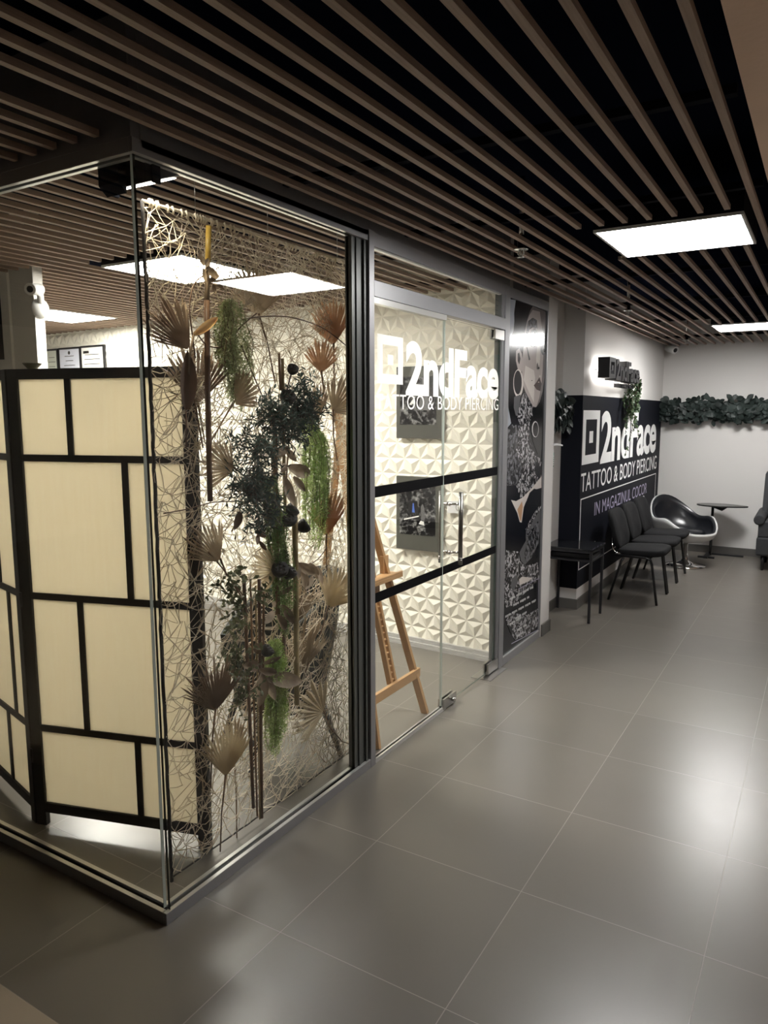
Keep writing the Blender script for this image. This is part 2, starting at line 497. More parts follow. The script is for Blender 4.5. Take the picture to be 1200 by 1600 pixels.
# ------------------------------------------------------------------ glazed partition
def pane(name, parent, x0, x1, y0, y1, z0, z1, axis, rot=0, lean=0):
    """clear slab with green edges; axis 'x' means the pane faces X"""
    mb = MB()
    v = [(x, y, z) for z in (z0, z1) for y in (y0, y1) for x in (x0, x1)]
    big = 0; e = 1
    fs = [((0, 2, 3, 1), e), ((4, 5, 7, 6), e), ((0, 1, 5, 4), big if axis == 'y' else e), ((2, 6, 7, 3), big if axis == 'y' else e),
          ((0, 4, 6, 2), big if axis == 'x' else e), ((1, 3, 7, 5), big if axis == 'x' else e)]
    if rot:
        cy = (y0 + y1) / 2
        v = [(x + (y - cy) * math.tan(R(rot)) + (z - 1.2) * math.tan(R(lean)), y, z) for x, y, z in v]
    mb.v = v
    for f, mi in fs: mb.face(f, mi)
    return mb.build(name, ['glass', 'glass_edge'], parent)

# window_1: long pane facing the corridor
w1 = sroot('window_1', (XP - .02, 2.15, 0))
mb = MB()
mb.box(XP - .016, XP, YC, 2.782, 0, .041); mb.box(XP - .05, XP - .034, YC + .034, 2.67, 0, .041)
mb.box(XP - .034, XP - .016, YC + .016, 2.782, 0, .026)
mb.build('sill', 'alu', w1, bevel=.0012)
mb = MB(); mb.box(XP - .0155, XP - .0005, YC + .001, 2.782, .0405, .0425); mb.box(XP - .0495, XP - .0345, YC + .034, 2.67, .0405, .0425)
mb.build('sill_lip', 'alu_lt', w1)
mb = MB(); mb.box(XP - .033, XP - .017, YC + .017, 2.67, .0262, .036)
mb.build('gasket', 'gasket', w1)
mb = MB()
mb.box(XP - .016, XP, YC, 2.775, 2.423, 2.463); mb.box(XP - .05, XP - .034, YC + .034, 2.67, 2.423, 2.463)
mb.box(XP - .05, XP, YC + .034, 2.775, 2.44, 2.463)
mb.box(XP - .05, XP - .004, YC + .034, 4.44, 2.463, 2.80)
mb.build('head_rail', 'alu_dk' if False else 'alu', w1, bevel=.0012)
mb = MB(); mb.box(XP - .0155, XP - .0005, YC + .001, 2.775, 2.4215, 2.4235); mb.box(XP - .0495, XP - .0345, YC + .034, 2.67, 2.4215, 2.4235)
mb.build('head_lip', 'alu_lt', w1)
mb = MB()
mb.box(XP - .052, XP - .018, 2.672, 2.782, .036, 2.44); mb.box(XP - .018, XP - .012, 2.70, 2.712, .036, 2.42); mb.box(XP - .018, XP - .008, 2.755, 2.768, .036, 2.42)
mb.build('stile', 'alu_dk', w1)
mb = MB(); mb.box(XP - .05, XP, 2.784, 2.826, 0, 2.47)
mb.build('post', 'alu', w1, bevel=.0015)
pane('glass_pane', w1, XP - .030, XP - .020, YC + .022, 2.672, .036, 2.43, 'x', rot=-1.0, lean=-.28)

# window_2: end pane of the glass box, facing the viewer
w2 = sroot('window_2', (-4.5, YC + .02, 0))
mb = MB()
mb.box(-7.6, XP - .0165, YC, YC + .016, 0, .041); mb.box(-7.6, XP - .05, YC + .034, YC + .05, 0, .041); mb.box(-7.6, XP - .034, YC + .016, YC + .034, 0, .026)
mb.build('sill', 'alu', w2, bevel=.0012)
mb = MB(); mb.box(-7.6, XP - .017, YC + .0005, YC + .0155, .0405, .0425); mb.box(-7.6, XP - .05, YC + .0345, YC + .0495, .0405, .0425)
mb.build('sill_lip', 'alu_lt', w2)
mb = MB(); mb.box(-7.6, XP - .034, YC + .017, YC + .033, .0262, .036)
mb.build('gasket', 'gasket', w2)
mb = MB()
mb.box(-7.6, XP - .0165, YC, YC + .016, 2.423, 2.463); mb.box(-7.6, XP - .05, YC + .034, YC + .05, 2.423, 2.463); mb.box(-7.6, XP - .05, YC + .016, YC + .034, 2.44, 2.463)
mb.box(-7.6, XP - .004, YC, YC + .034, 2.463, 2.80)
mb.build('head_rail', 'alu', w2, bevel=.0012)
mb = MB(); mb.box(-7.6, XP - .017, YC + .0005, YC + .0155, 2.4215, 2.4235); mb.box(-7.6, XP - .05, YC + .0345, YC + .0495, 2.4215, 2.4235)
mb.build('head_lip', 'alu_lt', w2)
pane('glass_pane', w2, -7.6, XP - .034, YC + .020, YC + .030, .036, 2.43, 'y')
mb = MB(); mb.box(XP - .0335, XP - .032, YC + .019, YC + .031, .04, 2.425)
mb.build('corner_joint', 'glass_lt', w2)  # pale strip stands in for the highlight down the corner

# doors: two leaves of frameless glass under a transom bar
tr = sroot('window_3', (XP - .02, 3.6, 2.18))
mb = MB(); mb.box(XP - .05, XP, 2.826, 4.372, 2.192, 2.262)
mb.build('transom_bar', 'alu', tr, bevel=.0015)
mb = MB(); mb.box(XP - .052, XP - .002, 2.826, 4.372, 2.405, 2.463)
mb.build('head_rail', 'alu', tr, bevel=.0015)
mb = MB(); mb.box(XP - .03, XP - .012, 2.826, 4.33, 2.398, 2.405)
mb.build('head_lip', 'alu_lt', tr)
pane('glass_pane', tr, XP - .030, XP - .020, 2.828, 4.325, 2.26, 2.41, 'x')

def glass_leaf(name, y0, y1, z0, z1):
    d = sroot(name, (XP - .02, (y0 + y1) / 2, 0))
    pane('glass_pane', d, XP - .025, XP - .015, y0, y1, z0, z1, 'x')
    return d
d1 = glass_leaf('door_1', 2.828, 3.552, .02, 2.19)
mb = MB(); mb.box(XP - .035, XP - .005, 2.828, 3.60, 0, .02)
mb.build('floor_rail', 'alu_lt', d1)
mb = MB(); mb.box(XP - .035, XP - .005, 2.828, 3.56, 2.165, 2.192)
mb.build('top_rail', 'alu_lt', d1)
d2 = glass_leaf('door_2', 3.560, 4.315, .018, 2.178)
for dd_, ya, yb in ((d1, 3.5515, 3.5535), (d2, 3.5585, 3.5605)):
    mb = MB(); mb.box(XP - .0255, XP - .0145, ya, yb, .03, 2.17); mb.build('edge_highlight', 'glass_lt', dd_)  # pale strips paint the bright glint where the leaves meet
XG = XP - .0148
def decal_box(parent, name, y0, y1, z0, z1, mat):
    m_ = MB(); m_.box(XG, XG + .0008, y0, y1, z0, z1); return m_.build(name, mat, parent)
for z0, z1 in ((1.291, 1.343), (.790, .838)):
    decal_box(d1, 'safety_stripe', 2.828, 3.552, z0, z1, 'blackv')
    decal_box(d2, 'safety_stripe', 3.560, 4.315, z0, z1, 'blackv')
# lettering on the glass, cut at the joint of the leaves
def clip_y(vs, fs, y0, y1):
    import bmesh
    me = bpy.data.meshes.new('c'); me.from_pydata(vs, [], fs)
    bm = bmesh.new(); bm.from_mesh(me)
    for co, no in (((0, y0, 0), (0, -1, 0)), ((0, y1, 0), (0, 1, 0))):
        g = bm.verts[:] + bm.edges[:] + bm.faces[:]
        bmesh.ops.bisect_plane(bm, geom=g, plane_co=co, plane_no=no, clear_outer=True)
    bm.verts.index_update()
    v = [tuple(x.co) for x in bm.verts]; f = [tuple(q.index for q in p.verts) for p in bm.faces]
    bm.free(); bpy.data.meshes.remove(me)
    return v, f
n1, n2 = MB(), MB()
t2 = text_geo('2ndFace', (3.135, 4.310, 1.762, 2.030), bold=.035, space=.96)
tv, tf = on_x(t2[0], XG + .0006), t2[1]
g2 = text_geo('TATTOO & BODY PIERCING', (2.862, 4.312, 1.697, 1.768), bold=-.004, space=1.05)
gv, gf = on_x(g2[0], XG + .0006), g2[1]
for mbx, a, b in ((n1, 2.83, 3.550), (n2, 3.562, 4.33)):
    v, f = clip_y(tv, tf, a, b); mbx.add(v, f)
logo_square(n1, 2.872, 3.107, 1.815, 2.036, XG + .0006, k=.2, q=.105, flat=True)
n1.build('logo_lettering', 'vinyl', d1); n2.build('logo_lettering', 'vinyl', d2)
for par, a, b in ((d1, 2.83, 3.550), (d2, 3.562, 4.33)):
    v, f = clip_y(gv, gf, a, b); q = MB(); q.add(v, f); q.build('tagline_lettering', 'vinyl', par)
# leaf fittings
def patch(parent, name, y0, y1, z0, z1):
    q = MB(); q.box(XP - .013, XP - .001, y0, y1, z0, z1); q.box(XP - .039, XP - .027, y0, y1, z0, z1); q.box(XP - .027, XP - .013, y0 + .004, y1, z0 + .0, z0 + .012)
    return q.build(name, 'steel', parent, bevel=.002)
patch(d2, 'hinge_patch', 4.215, 4.36, 2.125, 2.185)
patch(d2, 'hinge_patch', 4.20, 4.36, .012, .080)
lk = patch(d2, 'lock_patch', 3.562, 3.725, .006, .066)
mb = MB(); mb.lathe([(0, 0), (.011, 0), (.011, .018), (.007, .022), (0, .022)], (XP, 3.665, .038), 16, 'x')
mb.build('lock_cylinder', 'chrome', lk)
# pull handle, one bar each side of the glass
for sgn, xb in ((1, XP + .042), (-1, XP - .082)):
    q = MB(); yb = 3.662
    q.tube([(xb, yb, .835), (xb, yb, 1.245)], .0125, 16)
    h = q.build('pull_handle', 'steel_dk', d2)
    q = MB()
    for z in (.905, 1.178):
        q.tube([(XP - .02 + sgn * .006, yb - .03, z), (xb, yb, z)], .006, 10)
        q.tube([(XP - .02 + sgn * .005, yb - .03, z), (XP - .02 + sgn * .013, yb - .03, z)], .012, 12)
    q.build('standoff', 'chrome', h)
    q = MB()
    for z in (.862, .872, 1.205, 1.215): q.tube([(xb, yb, z), (xb, yb, z + .003)], .0129, 16)
    q.build('grip_ring', 'chrome', h)
mb = MB(); mb.box(XP - .09, XP + .045, 4.13, 4.40, 0, .004)
fp = mb.build('floor_spring_plate', 'steel')
tag(fp, 'brushed steel floor plate set under the glass door\'s hinge corner', 'floor plate')
# jamb posts between door and poster, poster glazing frame
tj = sroot('trim_1', (XP, 4.38, 0), 'aluminium posts between the glass door and the poster')
mb = MB(); mb.box(XP - .05, XP - .012, 4.318, 4.330, 0, 2.463)
mb.build('dark_jamb', 'alu_dk', tj)
mb = MB(); mb.box(XP - .05, XP - .008, 4.330, 4.368, 0, 2.463); mb.box(XP - .008, XP - .004, 4.335, 4.34, 0, 2.463)
mb.build('post', 'alu', tj, bevel=.001)
mb = MB(); mb.box(XP - .05, XP, 4.370, 4.445, 0, 2.463)
mb.build('post', 'alu', tj, bevel=.0015)

# =================================================================== THINGS: lamps and ceiling devices
def ceiling_light(px, mat, label, group):
    a, b, c, d = px
    t = thing('ceiling_light', label, 'ceiling light', ((a + b) / 2, (c + d) / 2, ZS), group)
    q = MB()
    q.box(a, b, c, d, ZS + .012, ZS + .10)
    q.build('housing', 'housing', t)
    q = MB()
    w = .012
    q.box(a, b, c, c + w, ZS, ZS + .012); q.box(a, b, d - w, d, ZS, ZS + .012); q.box(a, a + w, c + w, d - w, ZS, ZS + .012); q.box(b - w, b, c + w, d - w, ZS, ZS + .012)
    q.build('frame', 'led_frame', t)
    q = MB(); q.box(a + w, b - w, c + w, d - w, ZS + .003, ZS + .011)
    q.build('diffuser', mat, t)
    return t
ceiling_light(panels[0], 'led', 'square recessed light panel, the nearer one above the corridor', 'corridor light panels')
ceiling_light(panels[1], 'led', 'square recessed light panel above the waiting chairs near the far wall', 'corridor light panels')
ceiling_light((1.3, 1.9, 3.3, 3.9), 'led_fill', 'added unseen fill light panel in the plain ceiling right of the corridor', 'corridor light panels')  # added out of view to brighten the floor and beige ceiling
ceiling_light((2.0, 2.6, 1.75, 2.35), 'led_fill', 'added unseen fill light panel in the plain ceiling far to the right', 'corridor light panels')  # second added panel, out of view, lights the near floor
ceiling_light(panels_in[0], 'led_in', 'square recessed light panel shining behind the hanging string net', 'studio light panels')
ceiling_light(panels_in[1], 'led_in', 'square recessed light panel beside the white pier inside the studio', 'studio light panels')

for (x, y), lab in zip(((-1.33, 3.49), (-1.38, 5.93), (-1.37, 8.60)),
                       ('chrome ceiling sprinkler in front of the glass door', 'chrome ceiling sprinkler above the white pillar', 'small chrome ceiling sprinkler near the far wall')):
    t = thing('ceiling_sprinkler', lab, 'sprinkler', (x, y, ZS), 'sprinklers between the slats')
    q = MB(); q.lathe([(0, .05), (.018, .05), (.018, -.012), (.036, -.014), (.034, -.018), (.010, -.020), (0, -.020)], (x, y, ZS), 20); q.tube([(x, y, ZS + .04), (x, y, 2.8)], .012, 8)
    q.build('escutcheon', 'chrome', t)
    q = MB(); q.tube([(x - .012, y, ZS - .018), (x - .015, y, ZS - .036), (x, y, ZS - .05)], .003, 6); q.tube([(x + .012, y, ZS - .018), (x + .015, y, ZS - .036), (x, y, ZS - .05)], .003, 6)
    q.tube([(x, y, ZS - .018), (x, y, ZS - .05)], .003, 6)
    q.lathe([(0, -.054), (.016, -.054), (.016, -.050), (0, -.050)], (x, y, ZS), 16)
    q.build('head', 'steel', t)

def bullet_camera(loc, d, s, label):
    x, y, z = loc; d = Vector(d).normalized()
    t = thing('security_camera', label, 'security camera', loc)
    q = MB(); b0 = Vector(loc); q.tube([b0 - d * .06 * s, b0 + d * .05 * s], [.032 * s, .034 * s], 20)
    q.build('body', 'whitep', t)
    q = MB(); q.tube([b0 + d * .05 * s, b0 + d * .052 * s], .019 * s, 20); q.build('lens', 'blackp', t)
    return t
tc = bullet_camera((-1.64, 9.30, 2.435), (.75, -.6, -.35), 1.35, 'small white security camera under the slats in the far corner')
q = MB(); q.tube([(-1.64, 9.33, 2.44), (-1.68, 9.45, 2.45), (-1.70, 9.5, 2.45)], .014, 10); q.lathe([(0, -.02), (.04, -.02), (.04, 0), (0, 0)], (-1.70, 9.5, 2.45), 16, 'y')
q.build('bracket', 'whitep', tc)
tc = bullet_camera((-3.80, 2.56, 2.36), (.45, -.85, -.15), .95, 'white security camera on the side of the white pier inside the studio')
q = MB(); q.tube([(-3.81, 2.60, 2.34), (-3.84, 2.62, 2.30), (-3.87, 2.63, 2.28)], .018, 10); q.lathe([(0, .045), (.03, .04), (.055, .012), (.055, 0), (0, 0)], (-3.87, 2.63, 2.27), 16, 'x')
q.build('bracket', 'whitep', tc)

# floodlight in the top corner of the glass box
t = thing('floodlight', 'black floodlight in the top front corner of the glass box', 'lamp', (-1.87, 1.62, 2.43))
q = MB()
q.extrude([(-1.80, 1.60, 2.455), (-1.80, 1.60, 2.365), (-1.80, 1.75, 2.425), (-1.80, 1.75, 2.455)], (-.15, 0, 0))
q.build('body', 'blackp', t, bevel=.004)
q = MB(); q.extrude([(-1.815, 1.625, 2.372), (-1.815, 1.735, 2.416), (-1.935, 1.735, 2.416), (-1.935, 1.625, 2.372)], (0, .001, -.003))
q.build('lit_strip', emat('floodlight_lit', (1, .95, .85), 9), t)
q = MB(); q.box(-1.965, -1.955, 1.60, 1.63, 2.35, 2.44); q.build('side_arm', 'housing', t)
q = MB(); q.box(-1.797, -1.79, 1.62, 1.65, 2.37, 2.46); q.build('side_arm', 'housing', t)
q = MB()
q.extrude([(-1.97, 1.565, 2.45), (-1.97, 1.565, 2.37), (-1.97, 1.595, 2.345), (-1.97, 1.595, 2.45)], (.09, 0, 0))
q.build('bracket', 'housing', t)
ld = bpy.data.lights.new('floodlight_beam', 'SPOT'); ld.energy = 7; ld.color = (1, .86, .55); ld.spot_size = R(75); ld.spot_blend = .6; ld.shadow_soft_size = .03
lo = bpy.data.objects.new('floodlight_beam', ld); COL.objects.link(lo); lo.location = (-1.885, 1.69, 2.385)
lo.rotation_euler = Vector((-.02, .25, -.75)).to_track_quat('-Z', 'Y').to_euler(); lo.parent = t; lo.matrix_parent_inverse = parent_inv(t)

# =================================================================== folding screen
S0 = Vector((-2.64, 1.69, 0)); SD = Vector((-1.97 + 2.64, 1.895 - 1.69, 0)).normalized(); SN = Vector((-SD.y, SD.x, 0))
def screen_panel(t, o, d, n, L, verts, rails, s0=-.045, feet=True):
    """one leaf of the screen: outer stiles, rails, staggered lattice, paper behind"""
    def pt(s, w, z): return o + d * s + n * w + Vector((0, 0, z))
    def sbox(q, sa, sb, za, zb, wa=-.012, wb=.012):
        q.extrude([pt(sa, wa, za), pt(sb, wa, za), pt(sb, wb, za), pt(sa, wb, za)], (0, 0, zb - za))
    q = MB()
    sbox(q, s0, s0 + .045, 0.0, 1.845); sbox(q, L - .05, L, 0, 1.845)
    sbox(q, s0 + .045, L - .05, 1.806, 1.845); sbox(q, s0 + .045, L - .05, .058, .100)
    f = q.build('frame', 'blackwood', t, bevel=.0015)
    q = MB()
    for z in rails: sbox(q, s0 + .045, L - .05, z - .013, z + .013, -.009, .009)
    for (s, za, zb) in verts: sbox(q, s - .012, s + .012, za, zb, -.009, .009)
    q.build('lattice', 'blackwood', t)
    q = MB(); sbox(q, s0 + .044, L - .049, .09, 1.808, -.002, 0.002)
    q.build('paper', 'paper', t)
def paper():
    m, N, L, b = nmat('rice_paper')
    tc = N.new('ShaderNodeTexCoord'); mp = N.new('ShaderNodeMapping'); mp.inputs['Scale'].default_value = (30, 30, 3)
    nz = N.new('ShaderNodeTexNoise'); nz.inputs['Scale'].default_value = 2.2; nz.inputs['Detail'].default_value = 6
    L.new(tc.outputs['Object'], mp.inputs[0]); L.new(mp.outputs[0], nz.inputs['Vector'])
    rp = N.new('ShaderNodeValToRGB')
    rp.color_ramp.elements[0].color = (.90, .83, .68, 1); rp.color_ramp.elements[1].color = (.95, .90, .77, 1)
    L.new(nz.outputs['Fac'], rp.inputs[0]); L.new(rp.outputs[0], b.inputs['Base Color']); b.inputs['Roughness'].default_value = .8
    t = N.new('ShaderNodeBsdfTranslucent'); L.new(rp.outputs[0], t.inputs[0])
    mx = N.new('ShaderNodeMixShader'); mx.inputs[0].default_value = .6
    L.new(b.outputs[0], mx.inputs[1]); L.new(t.outputs[0], mx.inputs[2]); L.new(mx.outputs[0], N['Material Output'].inputs[0])
    return m
M['paper'] = paper()
t = thing('folding_screen', 'folding screen of cream paper in a black lattice behind the corner glass', 'folding screen', tuple(S0))
RL = (1.510, .967, .420)
g1 = thing('screen_leaf', None, None, (0, 0, 0)); g1.parent = t; g1.matrix_parent_inverse = parent_inv(t)
screen_panel(g1, S0, SD, SN, .737, [(.215, 1.51, 1.81), (.440, .967, 1.51), (.215, .42, .967), (.438, .09, .42)], RL)
g2 = thing('screen_leaf', None, None, (0, 0, 0)); g2.parent = t; g2.matrix_parent_inverse = parent_inv(t)
D2 = Vector((-.98, .235, 0)).normalized(); O2 = S0 + SD * -.047 + D2 * .002
screen_panel(g2, O2, D2, Vector((D2.y, -D2.x, 0)), .69, [(.50, 1.51, 1.81), (.24, .967, 1.51), (.155, .42, .967), (.26, .09, .42)], RL, s0=0.0)
for z in (.3, .95, 1.6): q = MB(); q.tube([tuple(S0 + SD * -.047 + SN * -.016 + Vector((0, 0, z - .03))), tuple(S0 + SD * -.047 + SN * -.016 + Vector((0, 0, z + .03)))], .005, 8); q.build('hinge', 'blackp', t)
g3 = MB(); cx, cy = -2.60, 1.722
g3.lathe([(0, 0), (.016, 0), (.022, .006), (.033, .018), (.035, .022), (0, .024)], (cx, cy, 1.846), 20)
tag(g3.build('small_bowl', pmat('olive_ceramic', (.16, .15, .10), .4)), 'small olive bowl resting on top of the folding screen', 'bowl')

# framed print on the white pier
t = thing('framed_picture', 'dark framed grey picture on the white pier at the left edge', 'picture', (-4.3, 2.58, 2.2))
q = MB(); q.box(-4.55, -4.165, 2.560, 2.585, 1.995, 2.43); q.build('frame', 'blackp', t)
q = MB(); q.box(-4.53, -4.185, 2.557, 2.560, 2.015, 2.41); q.build('print', pmat('grey_print', (.25, .25, .25), .4, var=.5, scale=6), t)

# certificates on the relief wall
for i, (xa, xb, tint, lab) in enumerate(((-7.09, -6.72, (.62, .64, .55), 'leftmost black framed certificate on the relief wall, pale green paper'),
                                   (-6.67, -6.33, (.58, .60, .68), 'middle black framed certificate on the relief wall, bluish paper'),
                                   (-6.30, -5.95, (.72, .72, .68), 'rightmost black framed certificate on the relief wall, white paper'))):
    zt, zb = 2.335, 1.84; yb = wallY(xa) - .028
    t = thing('framed_certificate', lab, 'certificate', ((xa + xb) / 2, yb, 2.1), 'certificates on the relief wall')
    q = MB(); q.box(xa, xb, yb - .025, yb, zb, zt); q.build('frame', 'blackp', t, bevel=.003)
    q = MB(); q.box(xa + .02, xb - .02, yb - .027, yb - .024, zb + .02, zt - .02); pp = q.build('paper', pmat('certificate_paper', tint, .5), t)
    q = MB()
    random.seed(i + 3)
    for k in range(7):
        w = random.uniform(.05, .14) if i else random.uniform(.04, .07)
        for c in ((xa + xb) / 2,) if i else ((xa * .75 + xb * .25), (xa * .25 + xb * .75)):
            z = zt - .09 - k * .045
            q.box(c - w, c + w if w < (xb - xa) / 2 - .03 else c + .1, yb - .0276, yb - .027, z, z + .006)
    if i == 2: q.box(xa + .045, xa + .13, yb - .0276, yb - .027, zt - .075, zt - .05)
    if i < 2: q.lathe([(0, 0), (.018, 0), (.018, .0005), (0, .0005)], ((xa + xb) / 2, yb - .0277, zt - .055), 12, 'y')
    q.build('print', 'steel_dk', pp)

# two framed photographs on the relief wall behind the door
def photo_mat(name, seed, blue=False):
    m, N, L, b = nmat(name)
    tc = N.new('ShaderNodeTexCoord')
    nz = N.new('ShaderNodeTexNoise'); nz.noise_dimensions = '4D'; nz.inputs['W'].default_value = seed; nz.inputs['Scale'].default_value = 24; nz.inputs['Detail'].default_value = 8; nz.inputs['Roughness'].default_value = .7
    L.new(tc.outputs['Object'], nz.inputs['Vector'])
    rp = N.new('ShaderNodeValToRGB'); rp.color_ramp.elements[0].position = .50; rp.color_ramp.elements[0].color = (.003, .003, .004, 1)
    rp.color_ramp.elements[1].position = .68; rp.color_ramp.elements[1].color = (.40, .40, .39, 1)
    L.new(nz.outputs['Fac'], rp.inputs[0]); L.new(rp.outputs[0], b.inputs['Base Color'])
    b.inputs['Roughness'].default_value = .5; b.inputs['Specular IOR Level'].default_value = .15
    return m
M['mount'] = pmat('olive_grey_frame', (.085, .085, .072), .5, spec=.2)
for (z0, z1, zi0, zi1, seed, lab) in ((1.505, 2.0, 1.60, 1.93, 1.3, 'upper black and white photograph in a grey frame behind the glass lettering'),
                                 (.715, 1.24, .825, 1.19, 5.1, 'lower black and white photograph in a grey frame behind the door handle')):
    x0, x1 = -2.605, -2.245; yb = wallY(-2.42) - .03
    t = thing('framed_photograph', lab, 'picture', ((x0 + x1) / 2, yb, (z0 + z1) / 2), 'framed photographs on the relief wall')
    q = MB(); q.box(x0, x1, yb - .02, yb, z0, z1); q.build('frame', 'mount', t, bevel=.003)
    q = MB(); q.box(x0 + .03, x1 - .045, yb - .0215, yb - .0195, zi0, zi1); pp = q.build('print', photo_mat('photo_print_%d' % int(seed), seed), t)
    yy = yb - .0222
    q = MB()
    if seed < 2:   # standing figure and a fallen beam
        q.add([(-2.42, yy, 1.74), (-2.40, yy, 1.90), (-2.385, yy, 1.92), (-2.37, yy, 1.89), (-2.345, yy, 1.74), (-2.33, yy, 1.70), (-2.44, yy, 1.70)], [tuple(range(7))], 0)
        q.add([(-2.50, yy, 1.74), (-2.455, yy, 1.795), (-2.46, yy, 1.73)], [(0, 1, 2)], 1)
        q.add([(-2.48, yy, 1.74), (-2.40, yy, 1.62), (-2.39, yy, 1.625), (-2.47, yy, 1.745)], [(0, 1, 2, 3)], 0)
    else:
        q.add([(-2.505, yy, .975), (-2.50, yy, 1.065), (-2.43, yy, 1.07), (-2.425, yy, .985)], [(0, 1, 2, 3)], 2)
        q.add([(-2.474, yy - .0004, .985), (-2.468, yy - .0004, 1.05), (-2.46, yy - .0004, 1.05), (-2.452, yy - .0004, .985)], [(0, 1, 2, 3)], 3)
        q.add([(-2.42, yy, .905), (-2.405, yy, .93), (-2.38, yy, .925), (-2.375, yy, .90)], [(0, 1, 2, 3)], 1)
        q.add([(-2.54, yy, .935), (-2.42, yy, .965), (-2.42, yy, .957), (-2.54, yy, .925)], [(0, 1, 2, 3)], 1)
        q.add([(-2.40, yy, .93), (-2.405, yy, 1.03), (-2.39, yy, 1.05), (-2.375, yy, 1.02), (-2.37, yy, .94)], [(0, 1, 2, 3, 4)], 0)
    q.build('figures', [pmat('mid_grey_ink', (.12, .12, .12), .4), pmat('white_ink', (.75, .75, .72), .4), pmat('black_ink', (.006, .006, .007), .3), pmat('blue_ink', (.05, .13, .5), .4)], pp)
t = thing('wall_plaque', 'small white lettered plaque on the relief wall beside the door handle', 'sign', (-2.12, wallY(-2.1) - .03, 1.04))
yb = wallY(-2.1) - .028
q = MB(); q.box(-2.20, -2.075, yb - .006, yb, 1.0, 1.085); q.build('plate', pmat('plaque_white', (.75, .75, .74), .3), t, bevel=.002)
v, f = text_geo('GE', (-2.135, -2.085, 1.02, 1.066), bold=.01)
q = MB(); q.add([(a, yb - .0066, b) for a, b, c in v], [p for p in f]); q.build('lettering', 'steel', t)

# =================================================================== easel
M['pine'] = pmat('varnished_pine', (.50, .29, .13), .4, var=.25, scale=6, stretch=(1, 1, .15))
t = thing('easel', 'varnished pine A-frame easel standing inside the glass door', 'easel', (-1.95, 3.23, 0))
AP = Vector((-2.21, 3.235, 1.60))
LA, LB = Vector((-1.835, 3.485, 0.0)), Vector((-1.835, 2.965, 0.0))
for L0 in (LA, LB):
    q = MB(); q.bar(L0, AP + (L0 - LA if False else Vector((0, (.03 if L0 is LA else -.03), 0))), .022, .042, up=(1, 0, 0)); q.build('leg', 'pine', t, bevel=.002)
def onleg(z): return -1.835 + (-2.21 + 1.835) * z / 1.60
def halfw(z): return .26 * (1 - z / 1.60) + .02
q = MB(); q.bar((onleg(.235) + .012, 3.225 - halfw(.235) - .02, .235), (onleg(.235) + .012, 3.225 + halfw(.235) + .02, .235), .02, .05, up=(0, 0, 1)); q.build('crossbar', 'pine', t, bevel=.002)
q = MB(); q.bar((onleg(1.2) + .012, 3.225 - halfw(1.2) - .02, 1.2), (onleg(1.2) + .012, 3.225 + halfw(1.2) + .02, 1.2), .02, .04); q.build('crossbar', 'pine', t, bevel=.002)
q = MB()
for dy in (-.022, .022): q.bar((onleg(.25) - .005, 3.225 + dy, .25), (onleg(1.72) - .005, 3.225 + dy, 1.72), .018, .03, up=(1, 0, 0))
mast = q.build('mast', 'pine', t, bevel=.0015)
q = MB()
z = .27
while z < .95: q.bar((onleg(z), 3.205, z), (onleg(z), 3.245, z), .012, .006); z += .035
q.build('ratchet', 'pine', mast)
zt = .785
q = MB(); q.box(onleg(zt) - .02, onleg(zt) + .07, 3.02, 3.43, zt, zt + .022); q.box(onleg(zt) + .055, onleg(zt) + .07, 3.02, 3.43, zt + .022, zt + .034)
q.build('tray', 'pine', t, bevel=.003)
q = MB(); q.box(onleg(zt) - .03, onleg(zt) - .005, 3.345, 3.40, zt + .022, zt + .12); q.build('tray_block', 'pine', t, bevel=.002)
q = MB(); q.box(onleg(zt) + .0, onleg(zt) + .03, 3.20, 3.25, zt - .06, zt)
q.build('tray_block', pmat('dark_pine', (.30, .14, .06), .4, var=.2), t, bevel=.002)
q = MB(); q.bar(AP + Vector((-.02, 0, -.05)), (-2.45, 3.235, 0), .02, .035, up=(1, 0, 0)); q.build('leg', 'pine', t, bevel=.002)

